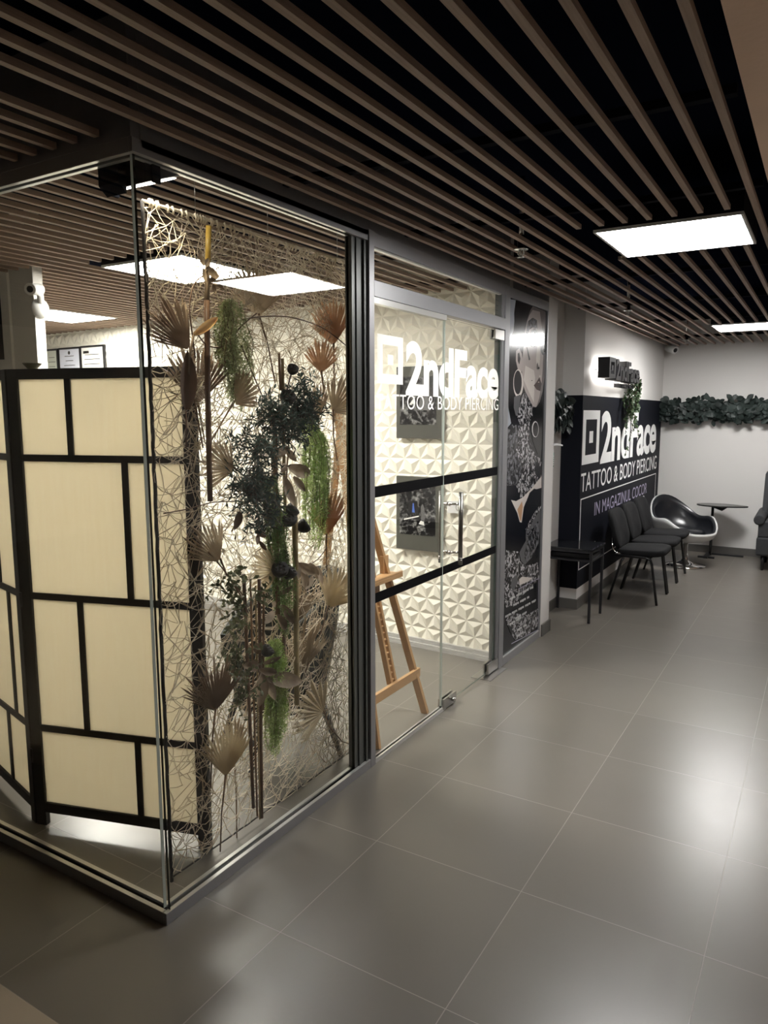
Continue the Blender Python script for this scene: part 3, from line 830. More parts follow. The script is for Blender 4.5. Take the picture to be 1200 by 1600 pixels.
# =================================================================== tub armchair inside the studio
M['felt'] = pmat('charcoal_felt', (.020, .024, .022), .9, var=.2, scale=60, bump=.2)
def shell_chair(name, label, c, ang, rx, ry, seat_z, hb, ha, mat, thick=.035, n=40, flare=.10, zb=None, open_half=38, group=None):
    """tub chair: wrap-round shell, high at the back and falling to the arms"""
    t = thing(name, label, 'armchair', (c[0], c[1], 0), group)
    zb = seat_z - .16 if zb is None else zb
    q = MB(); rows = 9; L_ = []
    for side, off in ((0, 0), (1, -thick)):
        for i in range(n + 1):
            a = -180 + open_half + (360 - 2 * open_half) * i / n      # 0 = back
            w = .5 + .5 * math.cos(R(a)); w = w ** .8
            top = ha + (hb - ha) * w
            for j in range(rows + 1):
                v = j / rows; z = zb + (top - zb) * v
                fl = 1 + flare * (v ** 1.2) * (1.3 if w > .4 else 1.0) - .25 * (1 - v) ** 2
                xx = (rx + off) * fl * math.sin(R(a)); yy = -(ry + off) * fl * math.cos(R(a))
                q.v.append((xx, yy, z))
    W = rows + 1; S = (n + 1) * W
    for i in range(n):
        for j in range(rows):
            a0 = i * W + j
            q.face((a0, a0 + W, a0 + W + 1, a0 + 1), 0, True)
            b0 = a0 + S
            q.face((b0, b0 + 1, b0 + W + 1, b0 + W), 0, True)
        a0 = i * W + rows; q.face((a0, a0 + W, a0 + W + S, a0 + S), 0, True)
    for i in (0, n):
        for j in range(rows):
            a0 = i * W + j
            q.face((a0, a0 + 1, a0 + 1 + S, a0 + S) if i else (a0, a0 + S, a0 + 1 + S, a0 + 1), 0, True)
    rot = Matrix.Rotation(R(ang), 4, 'Z')
    def tf(qq): qq.v = [tuple(Vector(c) + rot @ Vector(p)) for p in qq.v]; return qq
    tf(q).build('shell', mat, t)
    q = MB(); m = 32
    prof = [(0, zb), (.80, zb), (.86, zb + .03), (.88, seat_z - .04), (.84, seat_z), (.5, seat_z + .012), (0, seat_z + .015)]
    q.lathe([(r * (rx - thick), z) for r, z in prof], (0, 0, 0), m)
    q.v = [(x, y * ry / rx * 1.02 + .01, z) for x, y, z in q.v]
    tf(q).build('seat', mat, t)
    return t, tf
ch, tf = shell_chair('tub_armchair', 'charcoal felt tub armchair on black legs behind the string net', (-2.27, 2.74, 0), 148, .29, .28, .41, .90, .50, 'felt', zb=.25)
for sx, sy in ((-1, -1), (1, -1), (-1, 1), (1, 1)):
    q = MB(); q.tube([(sx * .17, sy * .16, .26), (sx * .24, sy * .23, 0)], [.019, .012], 12); tf(q).build('leg', 'blackp', ch)

# =================================================================== furniture along the sign wall
M['fabric'] = pmat('black_woven_fabric', (.008, .008, .009), .9, var=.25, scale=120, bump=.2, spec=.3)
M['tube'] = pmat('black_lacquered_tube', (.010, .010, .011), .28)
def rounded_pad(q, w, d, th, corner, n=6, taper=1.0, bow=0.0):
    """pad in local x (width), y (depth), z thickness; softened edges; returns verts appended"""
    pts = []
    for cx, cy, a0 in ((w / 2 - corner, d / 2 - corner, 0), (-w / 2 + corner, d / 2 - corner, 90), (-w / 2 + corner, -d / 2 + corner, 180), (w / 2 - corner, -d / 2 + corner, 270)):
        for k in range(n + 1):
            a = R(a0 + 90 * k / n); x, y = cx + corner * math.cos(a), cy + corner * math.sin(a)
            x *= 1 + (taper - 1) * (0.5 - y / d)
            pts.append((x, y))
    o = len(q.v); m = len(pts)
    lv = [(.90, -th / 2), (.98, -th * .36), (1, 0), (.98, th * .36), (.90, th / 2), (.55, th * .60), (.0, th * .64)]
    for s, z in lv[:-1]:
        for x, y in pts: q.v.append((x * s, y * s, z + bow * (x / w) ** 2))
    for i in range(len(lv) - 2):
        for k in range(m):
            k2 = (k + 1) % m; q.face((o + i * m + k, o + i * m + k2, o + (i + 1) * m + k2, o + (i + 1) * m + k), 0, True)
    q.v.append((0, 0, lv[-1][1])); e = len(q.v) - 1; b = o + (len(lv) - 2) * m
    for k in range(m): q.face((b + k, b + (k + 1) % m, e), 0, True)
    q.face([o + k for k in range(m)][::-1], 0)
def waiting_chair(yc, label):
    t = thing('waiting_chair', label, 'chair', (-1.42, yc, 0), 'black chairs in a row under the wall lettering')
    q = MB(); rounded_pad(q, .49, .44, .06, .13, taper=.88)          # local y = depth
    q.v = [(-1.36 + y_ * 1.0, yc + x_, .445 + z_ + .02 * (y_ / .42)) for x_, y_, z_ in [(-v[0], v[1], v[2]) for v in q.v]]
    q.build('seat', 'fabric', t)
    q = MB(); rounded_pad(q, .50, .36, .045, .12, taper=1.0, bow=.08)
    # stand the pad up against the wall, leaning back
    def bk(v):
        x_, y_, z_ = v
        return (-1.60 - y_ * .26 + z_, yc + x_, .635 + y_ * .96)
    q.v = [bk(v) for v in q.v]
    q.build('backrest', 'fabric', t)
    for s in (-1, 1):
        ys = yc + s * .235
        q = MB(); q.tube([(-1.18, ys, 0), (-1.235, ys, .36), (-1.25, ys, .40), (-1.285, ys, .415), (-1.56, ys, .415)], .0115, 10)
        q.build('leg', 'tube', t)
        q = MB(); q.tube([(-1.60, ys, 0), (-1.50, ys, .36), (-1.48, ys, .40)], .0115, 10); q.build('leg', 'tube', t)
        q = MB(); q.tube([(-1.50, ys - s * .04, .425), (-1.56, ys - s * .045, .43), (-1.59, ys - s * .05, .47), (-1.60, ys - s * .05, .56)], .0095, 10); q.build('backrest_tube', 'chrome', t)
    q = MB()
    for x in (-1.26, -1.50): q.tube([(x, yc - .235, .408), (x, yc + .235, .408)], .009, 8)
    q.build('seat_frame', 'tube', t)
    return t
waiting_chair(6.825, 'black fabric waiting chair beside the black side table, nearest of its row')
waiting_chair(7.345, 'black fabric waiting chair in the middle of the row of three')
waiting_chair(7.865, 'black fabric waiting chair beside the bucket chair, farthest of its row')

# black table in the recess
M['gloss'] = pmat('black_glass_top', (.012, .013, .015), .06, spec=.7)
t = thing('side_table', 'black square side table with a glass top beside the white pillar', 'table', (-1.72, 5.91, 0))
q = MB(); q.box(-1.925, -1.52, 5.71, 6.095, .594, .606); q.build('table_top', 'gloss', t, bevel=.002)
q = MB(); q.box(-1.915, -1.53, 5.72, 6.085, .50, .512); q.box(-1.915, -1.53, 5.72, 5.735, .57, .594); q.box(-1.545, -1.53, 5.735, 6.085, .57, .594); q.box(-1.915, -1.53, 6.07, 6.085, .57, .594)
q.build('shelf', 'blackp', t)
q = MB(); q.box(-1.90, -1.545, 5.80, 6.08, .513, .545); q.build('drawer', 'blackp', t)
for x in (-1.915, -1.548):
    for y in (5.722, 6.070):
        q = MB(); q.box(x, x + .02, y, y + .02, 0, .594); q.build('leg', 'blackp', t, bevel=.001)

# bucket lounge chair: white shell, black leather lining, chrome pedestal
M['leather'] = pmat('black_leather', (.010, .011, .014), .28, spec=.6, var=.3, scale=9, bump=.35, bscale=7)
M['shell'] = pmat('white_moulded_shell', (.62, .62, .61), .25)
t = thing('bucket_chair', 'black leather bucket chair with white shell on a chrome disc base', 'armchair', (-1.255, 8.56, 0))
def bucket(off, zoff, n=56, rows=10):
    q = MB(); c = Vector((-1.285, 8.56)); ang0 = R(138)         # azimuth of the back
    for i in range(n):
        a = 2 * math.pi * i / n
        da = (a - ang0 + math.pi) % (2 * math.pi) - math.pi
        w = max(0, math.cos(da / 1.15)) ** 2.2
        arm = math.exp(-((abs(da) - 1.75) / .55) ** 2)
        top = .415 + .34 * w + .13 * arm - .02 * (1 if abs(da) > 2.6 else 0)
        rr = .335 + .035 * w + .0 * arm + .02 * math.cos(2 * da)
        for j in range(rows + 1):
            v = j / rows
            s = math.sin(v * math.pi / 2) ** .8
            z = .29 + (top - .29) * (v ** 2.1)
            q.v.append((c.x + (rr + off) * s * math.cos(a), c.y + (rr + off) * s * math.sin(a), z + zoff * (1 - v)))
    W = rows + 1
    for i in range(n):
        i2 = (i + 1) % n
        for j in range(rows): q.face((i * W + j, i2 * W + j, i2 * W + j + 1, i * W + j + 1), 0, True)
    return q
q = bucket(0.0, -.02); o_ = q.build('shell', 'shell', t)
s_ = o_.modifiers.new('thick', 'SOLIDIFY'); s_.thickness = .016; s_.offset = 0
q = bucket(-.022, .05); o_ = q.build('lining', 'leather', t)
s_ = o_.modifiers.new('thick', 'SOLIDIFY'); s_.thickness = .024; s_.offset = 0
q = MB(); q.lathe([(0, .345), (.15, .345), (.215, .355), (.225, .38), (.20, .405), (.10, .418), (0, .42)], (-1.285, 8.56, 0), 32)
q.build('seat_cushion', 'leather', t)
q = MB(); q.lathe([(0, 0), (.215, 0), (.215, .008), (.12, .022), (.045, .05), (.035, .07), (.03, .075), (.03, .12), (.022, .12), (.022, .275), (0, .275)], (-1.255, 8.56, 0), 40)
q.build('pedestal', 'chrome', t)

# teardrop table on a flat T base
t = thing('teardrop_table', 'dark teardrop shaped table on a single column by the far wall', 'table', (-1.07, 9.25, 0))
pts = []
for k in range(40):
    a = 2 * math.pi * k / 40
    x = .275 * math.cos(a); y = .155 * math.sin(a) * (1 - .45 * max(0, math.cos(a)))
    pts.append((-.985 + x, 9.24 + y, .605))
q = MB(); q.extrude(pts, (0, 0, .016)); q.build('table_top', pmat('dark_table_top', (.02, .02, .02), .25), t, bevel=.004)
q = MB(); q.tube([(-1.09, 9.30, .01), (-1.09, 9.30, .605)], .016, 14); q.build('column', 'tube', t)
q = MB(); q.tube([(-1.12, 9.27, .605), (-.98, 9.22, .57), (-.93, 9.22, .60)], [.012, .02, .008], 10); q.build('bracket', 'blackp', t)
q = MB(); q.box(-1.13, -.74, 9.37, 9.41, 0, .022); q.box(-1.14, -1.09, 9.08, 9.43, 0, .025); q.box(-1.20, -1.02, 9.10, 9.14, 0, .022)
q.build('base', 'blackp', t, bevel=.003)

# wing armchair at the right edge
M['wool'] = pmat('dark_grey_wool', (.035, .037, .040), .9, var=.2, scale=40, bump=.2)
t = thing('wing_armchair', 'dark grey upholstered armchair with rolled arms at the right edge', 'armchair', (-.25, 8.95, 0))
q = MB(); q.box(-.57, .07, 8.66, 9.25, .16, .36); q.build('base', 'wool', t, bevel=.02)
q = MB(); q.box(-.44, -.06, 8.63, 9.15, .362, .46); q.build('seat_cushion', 'wool', t, bevel=.03)
q = MB(); q.extrude([(-.50, 9.10, .36), (-.50, 9.26, .36), (-.50, 9.34, 1.02), (-.50, 9.24, 1.04)], (.50, 0, 0)); q.build('backrest', 'wool', t, bevel=.03)
for x0, x1, xo in ((-.56, -.455, -.60), (-.045, .06, .10)):
    q = MB(); q.box(x0, x1, 8.67, 9.25, .36, .53); q.tube([((xo + (x0 + x1) / 2) / 2, 8.655, .545), ((xo + (x0 + x1) / 2) / 2, 9.28, .565)], .055, 18); q.build('armrest', 'wool', t, bevel=.012)
    q = MB(); xa = x0 + .005; q.extrude([(xa, 8.98, .52), (xa, 9.28, .56), (xa, 9.34, 1.03), (xa, 9.18, 1.02), (xa, 9.08, .80)], (.06, 0, 0)); q.build('wing', 'wool', t, bevel=.02)
for x in (-.50, 0):
    for y in (8.70, 9.20):
        q = MB(); q.tube([(x, y, .16), (x, y, 0)], [.022, .012], 12); q.build('leg', 'blackp', t)

# =================================================================== writing on the sign wall
t = thing('wall_lettering', 'large white shop name and tagline lettering on the black wall', 'lettering', (XP, 7.7, 1.2))
X1 = XP + .0006
q = MB(); logo_square(q, 6.135, 6.66, 1.243, 1.704, X1, d=.0008, k=.17, q=.11)
v, f = text_geo('2ndFace', (6.72, 9.235, 1.213, 1.700), bold=.03, space=.95); q.add(on_x(v, X1 + .0008), f)
q.build('name', 'white', t)
v, f = text_geo('TATTOO & BODY PIERCING', (6.13, 9.33, 1.010, 1.172), bold=.004, space=1.0)
q = MB(); q.add(on_x(v, X1 + .0008), f); q.build('tagline', 'white', t)
q = MB()
y0, y1, z0, z1, w = 6.140, 9.33, .335, .955, .010
q.box(X1, X1 + .0008, y0, y1, z1 - w, z1); q.box(X1, X1 + .0008, y0, y1, z0, z0 + w * .8)
q.box(X1, X1 + .0008, y0, y0 + w * 1.6, z0 + w, z1 - w); q.box(X1, X1 + .0008, y1 - w * 1.2, y1, z0 + w, z1 - w)
q.build('border', 'white', t)
v, f = text_geo('IN MAGAZINUL COCOR', (6.59, 8.83, .757, .880), bold=.0, space=1.0)
q = MB(); q.add(on_x(v, X1 + .0008), f); q.build('address_line', 'lilac', t)
v, f = text_geo("'O", (8.56, 8.74, .615, .745), bold=.0)
q = MB(); q.add(on_x(v, X1 + .0008), f)
v, f = text_geo("O", (6.60, 6.68, .42, .52), bold=.0); q.add(on_x(v, X1 + .0008), f)
q.build('address_line', 'white', t)

# raised black sign with light behind it
t = thing('raised_sign', 'raised black shop sign glowing from behind above the painted wall', 'sign', (XP, 6.9, 2.05))
q = MB(); XS = XP + .05
logo_square(q, 6.34, 6.55, 1.978, 2.150, XS, d=.10, k=.2, q=.12)
q.build('logo_block', 'blackp', t)
v, f = text_geo('2ndFace', (6.58, 7.50, 1.965, 2.150), bold=.03, depth=.10, space=.97)
q = MB(); q.add(on_x(v, XS), f); q.build('lettering', 'blackp', t)
v, f = text_geo('TATTOO & BODY PIERCING', (6.90, 7.50, 1.915, 1.950), bold=.02, depth=.05)
q = MB(); q.add(on_x(v, XS), f); q.build('tagline', 'blackp', t)
q = MB()
for y in (6.40, 6.95, 7.40): q.tube([(XP, y, 2.05), (XS + .01, y, 2.05)], .006, 8)
q.box(XS - .005, XS - .001, 6.36, 7.48, 2.045, 2.056)
q.build('standoff', 'blackp', t)
q = MB(); q.box(XS - .009, XS - .006, 6.37, 7.46, 2.03, 2.07)
q.build('led_strip', emat('sign_led', (1, .97, .92), 26), t)

# dispenser on the recess wall
t = thing('hand_gel_dispenser', 'white wall dispenser with green label in the recess beside the pillar', 'dispenser', (-1.90, 5.63, 1.35))
q = MB(); q.box(-1.93, -1.86, 5.60, 5.69, 1.215, 1.235); q.box(-1.93, -1.92, 5.60, 5.69, 1.235, 1.47); q.build('bracket', 'whitep', t, bevel=.003)
q = MB(); q.lathe([(0, 0), (.036, 0), (.038, .01), (.038, .15), (.030, .17), (.012, .18), (.012, .20), (0, .20)], (-1.878, 5.645, 1.236), 24); bt = q.build('bottle', 'whitep', t)
q = MB(); q.lathe([(.0385, .02), (.0388, .02), (.0388, .135), (.0385, .135)], (-1.878, 5.645, 1.236), 24); lb = q.build('label', pmat('green_label', (.05, .32, .2), .4), bt)
q = MB(); q.tube([(-1.878, 5.645, 1.43), (-1.82, 5.66, 1.433), (-1.78, 5.68, 1.425)], [.013, .011, .006], 10); q.build('pump', 'whitep', t)
q = MB()
for k, w in enumerate((.016, .012, .017, .010, .015)): 
    z = 1.27 + k * .017; q.box(-1.838, -1.8385, 5.645 - w, 5.645 + w, z, z + .008)
    q.box(-1.878 - w, -1.878 + w, 5.6055, 5.606, z, z + .008)
q.build('print', 'white', lb)

# =================================================================== poster behind glass beside the door
POSTER = [      # (ink, outline in metres: along the wall, height)
    ('ink', [(4.4355,2.391),(5.1661,2.391),(5.2066,0.028),(4.464,0.053)]),
    ('bg', [(4.4355,2.391),(4.5638,2.399),(4.5395,2.315),(4.554,2.219),(4.4981,2.169),(4.4505,2.135),(4.4089,2.08),(4.4381,1.569),(4.4257,1.57),(4.415,1.902),(4.4266,2.126)]),
    ('bg', [(4.415,1.902),(4.4559,1.904),(4.4753,1.715),(4.5318,1.614),(4.4376,1.577)]),
    ('skin_dk', [(4.8667,2.4),(5.1477,2.393),(5.1586,2.328),(5.173,2.103),(5.1615,1.933),(5.1348,1.847),(5.0774,1.761),(5.0049,1.718),(4.9305,1.722),(4.8259,1.838),(4.7702,2.287),(4.8167,2.347)]),
    ('skin', [(4.8805,2.374),(5.0265,2.379),(5.0932,2.247),(5.1211,2.099),(5.1163,1.973),(5.0984,1.88),(5.0626,1.786),(5.0047,1.721),(4.9351,1.726),(4.7804,1.821),(4.7194,1.875),(4.6956,1.992),(4.7217,2.103),(4.7417,2.206),(4.7707,2.279),(4.8178,2.331)]),
    ('skin_lt', [(4.9948,2.156),(5.0459,2.144),(5.0577,2.062),(5.0441,2.011),(4.9868,2.008),(4.9731,2.056)]),
    ('skin_lt', [(4.768,1.996),(4.9356,1.973),(4.9638,1.925),(4.9495,1.792),(4.9527,1.751),(4.8259,1.838),(4.7404,1.9)]),
    ('hair', [(4.5638,2.399),(4.8787,2.398),(4.8074,2.346),(4.7656,2.287),(4.7344,2.214),(4.7196,2.165),(4.6029,2.125),(4.5873,2.032),(4.6105,1.941),(4.5723,1.793),(4.61,1.676),(4.5321,1.61),(4.4753,1.715),(4.4518,1.904),(4.4591,2.129),(4.5343,2.195),(4.5497,2.287)]),
    ('skin', [(4.5884,2.082),(4.6438,2.101),(4.6947,2.07),(4.7114,2.024),(4.6982,1.953),(4.6359,1.954),(4.5883,2.017)]),
    ('hair', [(4.6177,2.065),(4.6456,2.074),(4.6702,2.037),(4.6507,1.997),(4.6229,2.019)]),
    ('skin_lt', [(4.7351,1.877),(4.7316,1.845),(4.717,1.817),(4.6932,1.795),(4.6633,1.783),(4.6311,1.783),(4.6004,1.793),(4.5749,1.813),(4.5576,1.84),(4.5502,1.871),(4.5537,1.902),(4.5676,1.93),(4.5903,1.951),(4.6193,1.963),(4.6513,1.965),(4.6824,1.956),(4.7088,1.936),(4.7272,1.909)]),
    ('ink', [(4.7053,1.882),(4.7027,1.855),(4.6914,1.831),(4.6729,1.813),(4.6496,1.803),(4.6244,1.803),(4.6003,1.812),(4.5802,1.828),(4.5664,1.851),(4.5605,1.877),(4.5631,1.904),(4.574,1.927),(4.5918,1.945),(4.6145,1.956),(4.6395,1.957),(4.6639,1.949),(4.6846,1.932),(4.699,1.909)]),
    ('grey', [(4.5706,1.785),(4.6904,1.803),(4.6725,1.668),(4.6111,1.661),(4.5685,1.715)]),
    ('tattoo_dk', [(4.793,2.29),(4.8844,2.323),(4.9696,2.316),(4.9867,2.257),(4.894,2.26),(4.8247,2.238),(4.778,2.178),(4.7581,2.2)]),
    ('hair', [(4.8278,2.197),(4.8581,2.231),(4.9136,2.256),(4.9829,2.243),(5.031,2.202),(4.9913,2.2),(4.9154,2.232),(4.8649,2.205)]),
    ('hair', [(5.0959,2.214),(5.1722,2.232),(5.1747,2.204),(5.1135,2.189)]),
    ('grey', [(4.9942,2.164),(4.9899,2.154),(4.9761,2.144),(4.9546,2.136),(4.9279,2.13),(4.8996,2.128),(4.8729,2.129),(4.8511,2.134),(4.8367,2.142),(4.8311,2.151),(4.8352,2.161),(4.8484,2.171),(4.8692,2.179),(4.8953,2.185),(4.9235,2.187),(4.9506,2.186),(4.9731,2.181),(4.9883,2.174)]),
    ('hair', [(4.9805,2.15),(4.9771,2.147),(4.9671,2.144),(4.9517,2.141),(4.9328,2.138),(4.9127,2.137),(4.8939,2.136),(4.8786,2.137),(4.8686,2.139),(4.8649,2.141),(4.8682,2.144),(4.8778,2.147),(4.8929,2.15),(4.9115,2.153),(4.9316,2.154),(4.9506,2.155),(4.9663,2.154),(4.9767,2.152)]),
    ('skin_lt', [(4.9276,2.138),(4.9262,2.136),(4.9221,2.135),(4.9158,2.133),(4.908,2.132),(4.8997,2.132),(4.8919,2.132),(4.8855,2.132),(4.8813,2.133),(4.8797,2.134),(4.8811,2.136),(4.8851,2.137),(4.8914,2.138),(4.8991,2.14),(4.9074,2.14),(4.9153,2.14),(4.9217,2.14),(4.926,2.139)]),
    ('grey', [(5.1813,2.129),(5.1789,2.116),(5.1699,2.104),(5.1554,2.095),(5.1371,2.089),(5.1174,2.088),(5.0986,2.091),(5.083,2.098),(5.0724,2.108),(5.068,2.12),(5.0704,2.133),(5.0791,2.145),(5.0933,2.154),(5.1113,2.16),(5.1309,2.161),(5.1499,2.158),(5.1658,2.151),(5.1767,2.141)]),
    ('hair', [(5.1608,2.123),(5.1592,2.119),(5.1541,2.115),(5.1461,2.112),(5.136,2.11),(5.1253,2.109),(5.1151,2.109),(5.1067,2.112),(5.1011,2.115),(5.0989,2.118),(5.1004,2.123),(5.1054,2.126),(5.1134,2.13),(5.1233,2.132),(5.1341,2.133),(5.1443,2.132),(5.1528,2.13),(5.1585,2.127)]),
    ('hair', [(4.7778,2.117),(4.7962,2.118),(4.8535,2.041),(4.8303,2.035)]),
    ('hair', [(5.048,1.995),(5.047,1.992),(5.0437,1.989),(5.0385,1.987),(5.0321,1.986),(5.0251,1.985),(5.0185,1.986),(5.0131,1.988),(5.0094,1.99),(5.008,1.993),(5.0089,1.995),(5.0122,1.998),(5.0174,2.0),(5.0238,2.002),(5.0307,2.002),(5.0374,2.001),(5.0429,2.0),(5.0466,1.997)]),
    ('skin_dk', [(4.9862,2.016),(5.0048,2.032),(5.0216,2.01),(5.009,1.98),(4.9885,1.987)]),
    ('lip', [(5.0506,1.932),(5.0977,1.888),(5.0764,1.835),(5.0,1.843),(4.9386,1.87),(4.9957,1.897)]),
    ('hair', [(5.0613,1.895),(5.078,1.877),(5.0567,1.857),(5.0181,1.867)]),
    ('skin_lt', [(5.051,1.896),(5.0502,1.895),(5.0477,1.894),(5.0437,1.893),(5.0388,1.892),(5.0336,1.892),(5.0286,1.892),(5.0245,1.893),(5.0218,1.894),(5.0208,1.895),(5.0216,1.897),(5.0241,1.898),(5.028,1.899),(5.0329,1.9),(5.0382,1.9),(5.0431,1.9),(5.0472,1.899),(5.05,1.898)]),
    ('skin_lt', [(5.0705,1.937),(5.07,1.935),(5.0679,1.932),(5.0647,1.931),(5.0606,1.929),(5.0562,1.929),(5.052,1.93),(5.0485,1.932),(5.0462,1.934),(5.0452,1.936),(5.0458,1.939),(5.0478,1.941),(5.051,1.943),(5.055,1.944),(5.0594,1.944),(5.0636,1.944),(5.0671,1.942),(5.0695,1.94)]),
    ('hair', [(4.9045,1.903),(4.9042,1.901),(4.903,1.9),(4.9011,1.9),(4.8988,1.899),(4.8963,1.899),(4.8939,1.899),(4.892,1.9),(4.8906,1.901),(4.8901,1.902),(4.8905,1.903),(4.8916,1.904),(4.8935,1.905),(4.8958,1.905),(4.8983,1.906),(4.9007,1.905),(4.9027,1.905),(4.904,1.904)]),
    ('tattoo', [(4.7237,1.812),(4.7926,1.813),(4.9354,1.721),(4.9585,1.676),(4.8711,1.61),(4.8997,1.486),(5.0065,1.38),(5.1429,1.347),(5.1547,1.206),(4.9994,1.149),(4.8584,1.06),(4.763,1.07),(4.6407,1.197),(4.5476,1.284),(4.5813,1.441),(4.6818,1.597),(4.633,1.66)]),
    ('hair', [(4.956,1.709),(5.066,1.744),(5.1299,1.813),(5.1609,1.633),(5.145,1.417),(5.0568,1.386),(4.9487,1.484),(4.8916,1.594)]),
    ('tattoo_dk', [(4.4298,1.57),(4.5323,1.607),(4.6818,1.597),(4.6252,1.439),(4.7471,1.303),(4.6632,1.195),(4.4459,1.213)]),
    ('white', [(5.0627,1.566),(5.06,1.546),(5.049,1.529),(5.0311,1.516),(5.0085,1.51),(4.9841,1.511),(4.9609,1.518),(4.9415,1.531),(4.9283,1.549),(4.9227,1.568),(4.9253,1.588),(4.9359,1.604),(4.9533,1.617),(4.9753,1.623),(4.9996,1.623),(5.0231,1.616),(5.043,1.603),(5.0568,1.586)]),
    ('hair', [(5.0552,1.564),(5.053,1.547),(5.0441,1.531),(5.0295,1.52),(5.011,1.515),(4.9909,1.515),(4.9717,1.522),(4.9557,1.534),(4.9447,1.549),(4.9399,1.566),(4.942,1.583),(4.9507,1.598),(4.9649,1.609),(4.9831,1.615),(5.0031,1.615),(5.0224,1.609),(5.0388,1.597),(5.0502,1.582)]),
    ('petal', [(4.9887,1.287),(5.0588,1.36),(5.1041,1.28),(5.1641,1.346),(5.1624,1.241),(5.0967,1.211),(5.0384,1.232)]),
    ('skin_lt', [(4.5539,1.108),(4.6475,1.09),(4.7725,1.103),(4.9059,1.14),(4.998,1.166),(5.1532,1.224),(5.1553,1.136),(5.0004,1.136),(4.8681,1.093),(4.7984,1.033),(4.7634,0.928),(4.7306,0.932),(4.6755,1.005)]),
    ('warm', [(4.6739,1.03),(4.7625,1.079),(4.7771,1.035),(4.7531,0.942),(4.7295,0.949)]),
    ('ink', [(4.4336,1.136),(4.5365,1.11),(4.6907,0.946),(4.7728,0.927),(4.8235,1.047),(4.9071,1.123),(4.9997,1.145),(5.117,1.121),(5.1597,1.02),(4.8966,0.868),(4.7862,0.73),(4.6014,0.76),(4.4438,0.802)]),
    ('tattoo', [(4.4363,0.787),(4.7161,0.733),(4.744,0.661),(4.8668,0.605),(5.1211,0.586),(5.1714,0.458),(5.0547,0.436),(4.6252,0.372),(4.4926,0.386),(4.4525,0.493)]),
    ('grey', [(4.7283,0.723),(4.8538,0.788),(4.8525,0.874),(4.9649,0.945),(5.1516,1.021),(5.1578,0.85),(5.1227,0.73),(4.9876,0.645),(4.8467,0.616),(4.7677,0.657)]),
    ('tattoo_dk', [(4.8247,0.69),(4.8801,0.758),(4.8745,0.837),(4.9955,0.872),(5.122,0.9),(5.1212,0.748),(4.9997,0.652),(4.8772,0.629)]),
    ('tattoo', [(4.8355,0.876),(5.0136,0.966),(5.1543,1.02),(5.1573,0.985),(5.0414,0.936),(4.8732,0.854)]),
    ('skin_lt', [(4.7408,0.534),(4.7992,0.54),(5.0121,0.49),(4.9248,0.48),(4.7555,0.488)]),
    ('grey', [(4.5912,0.564),(4.7034,0.575),(4.7184,0.522),(4.6417,0.47),(4.5908,0.497)]),
    ('tattoo', [(4.5061,0.3),(4.6056,0.326),(4.9178,0.234),(5.1768,0.227),(5.1822,0.095),(4.9539,0.081),(4.6871,0.109),(4.5912,0.194)]),
    ('line', [(4.7288,0.468),(5.1523,0.462),(5.1528,0.457),(4.7292,0.462)]),
    ('line', [(5.1415,0.464),(5.1523,0.462),(5.1742,0.06),(5.1634,0.061)]),
    ('line', [(4.4733,0.117),(5.1632,0.063),(5.1637,0.057),(4.4737,0.11)]),
    ('ink', [(4.4563,0.271),(4.5046,0.25),(4.5933,0.16),(4.6243,0.092),(4.4738,0.109)]),
    ('white', [(4.5658,0.436),(4.5807,0.436),(4.5813,0.425),(4.5668,0.419)]),
    ('white', [(4.5865,0.435),(4.6015,0.435),(4.6024,0.422),(4.5875,0.418)]),
    ('white', [(4.6074,0.435),(4.6225,0.435),(4.6236,0.418),(4.6084,0.418)]),
    ('white', [(4.6284,0.435),(4.6437,0.434),(4.6443,0.424),(4.6295,0.418)]),
    ('white', [(4.6496,0.434),(4.665,0.434),(4.6658,0.42),(4.6507,0.417)]),
    ('white', [(4.6925,0.433),(4.708,0.433),(4.7087,0.423),(4.6936,0.416)]),
    ('white', [(4.7141,0.433),(4.7298,0.433),(4.7307,0.419),(4.7152,0.416)]),
    ('white', [(4.7359,0.433),(4.7517,0.432),(4.7529,0.415),(4.7371,0.415)]),
    ('white', [(4.7579,0.432),(4.7738,0.432),(4.7745,0.421),(4.7591,0.415)]),
    ('white', [(4.78,0.432),(4.7961,0.431),(4.797,0.417),(4.7812,0.414)]),
    ('white', [(4.8248,0.431),(4.8411,0.431),(4.8418,0.42),(4.826,0.413)]),
    ('white', [(4.8474,0.43),(4.8638,0.43),(4.8648,0.416),(4.8487,0.413)]),
    ('white', [(4.8702,0.43),(4.8868,0.43),(4.888,0.412),(4.8715,0.412)]),
    ('white', [(4.8932,0.43),(4.9099,0.429),(4.9106,0.419),(4.8945,0.412)]),
    ('white', [(4.9164,0.429),(4.9331,0.429),(4.9342,0.414),(4.9177,0.411)]),
    ('white', [(4.9632,0.428),(4.9802,0.428),(4.981,0.417),(4.9645,0.41)]),
    ('white', [(4.9869,0.428),(5.004,0.427),(5.0051,0.413),(4.9882,0.41)]),
    ('white', [(5.0107,0.427),(5.028,0.427),(5.0294,0.409),(5.0121,0.409)]),
    ('white', [(4.6361,0.378),(4.6516,0.378),(4.6523,0.367),(4.6372,0.361)]),
    ('white', [(4.6577,0.378),(4.6733,0.377),(4.6741,0.363),(4.6587,0.36)]),
    ('white', [(4.6794,0.377),(4.6951,0.377),(4.6962,0.359),(4.6805,0.36)]),
    ('white', [(4.7012,0.376),(4.7171,0.376),(4.7177,0.366),(4.7023,0.359)]),
    ('white', [(4.7232,0.376),(4.7392,0.375),(4.7401,0.361),(4.7244,0.358)]),
    ('white', [(4.7678,0.375),(4.784,0.374),(4.7847,0.364),(4.769,0.357)]),
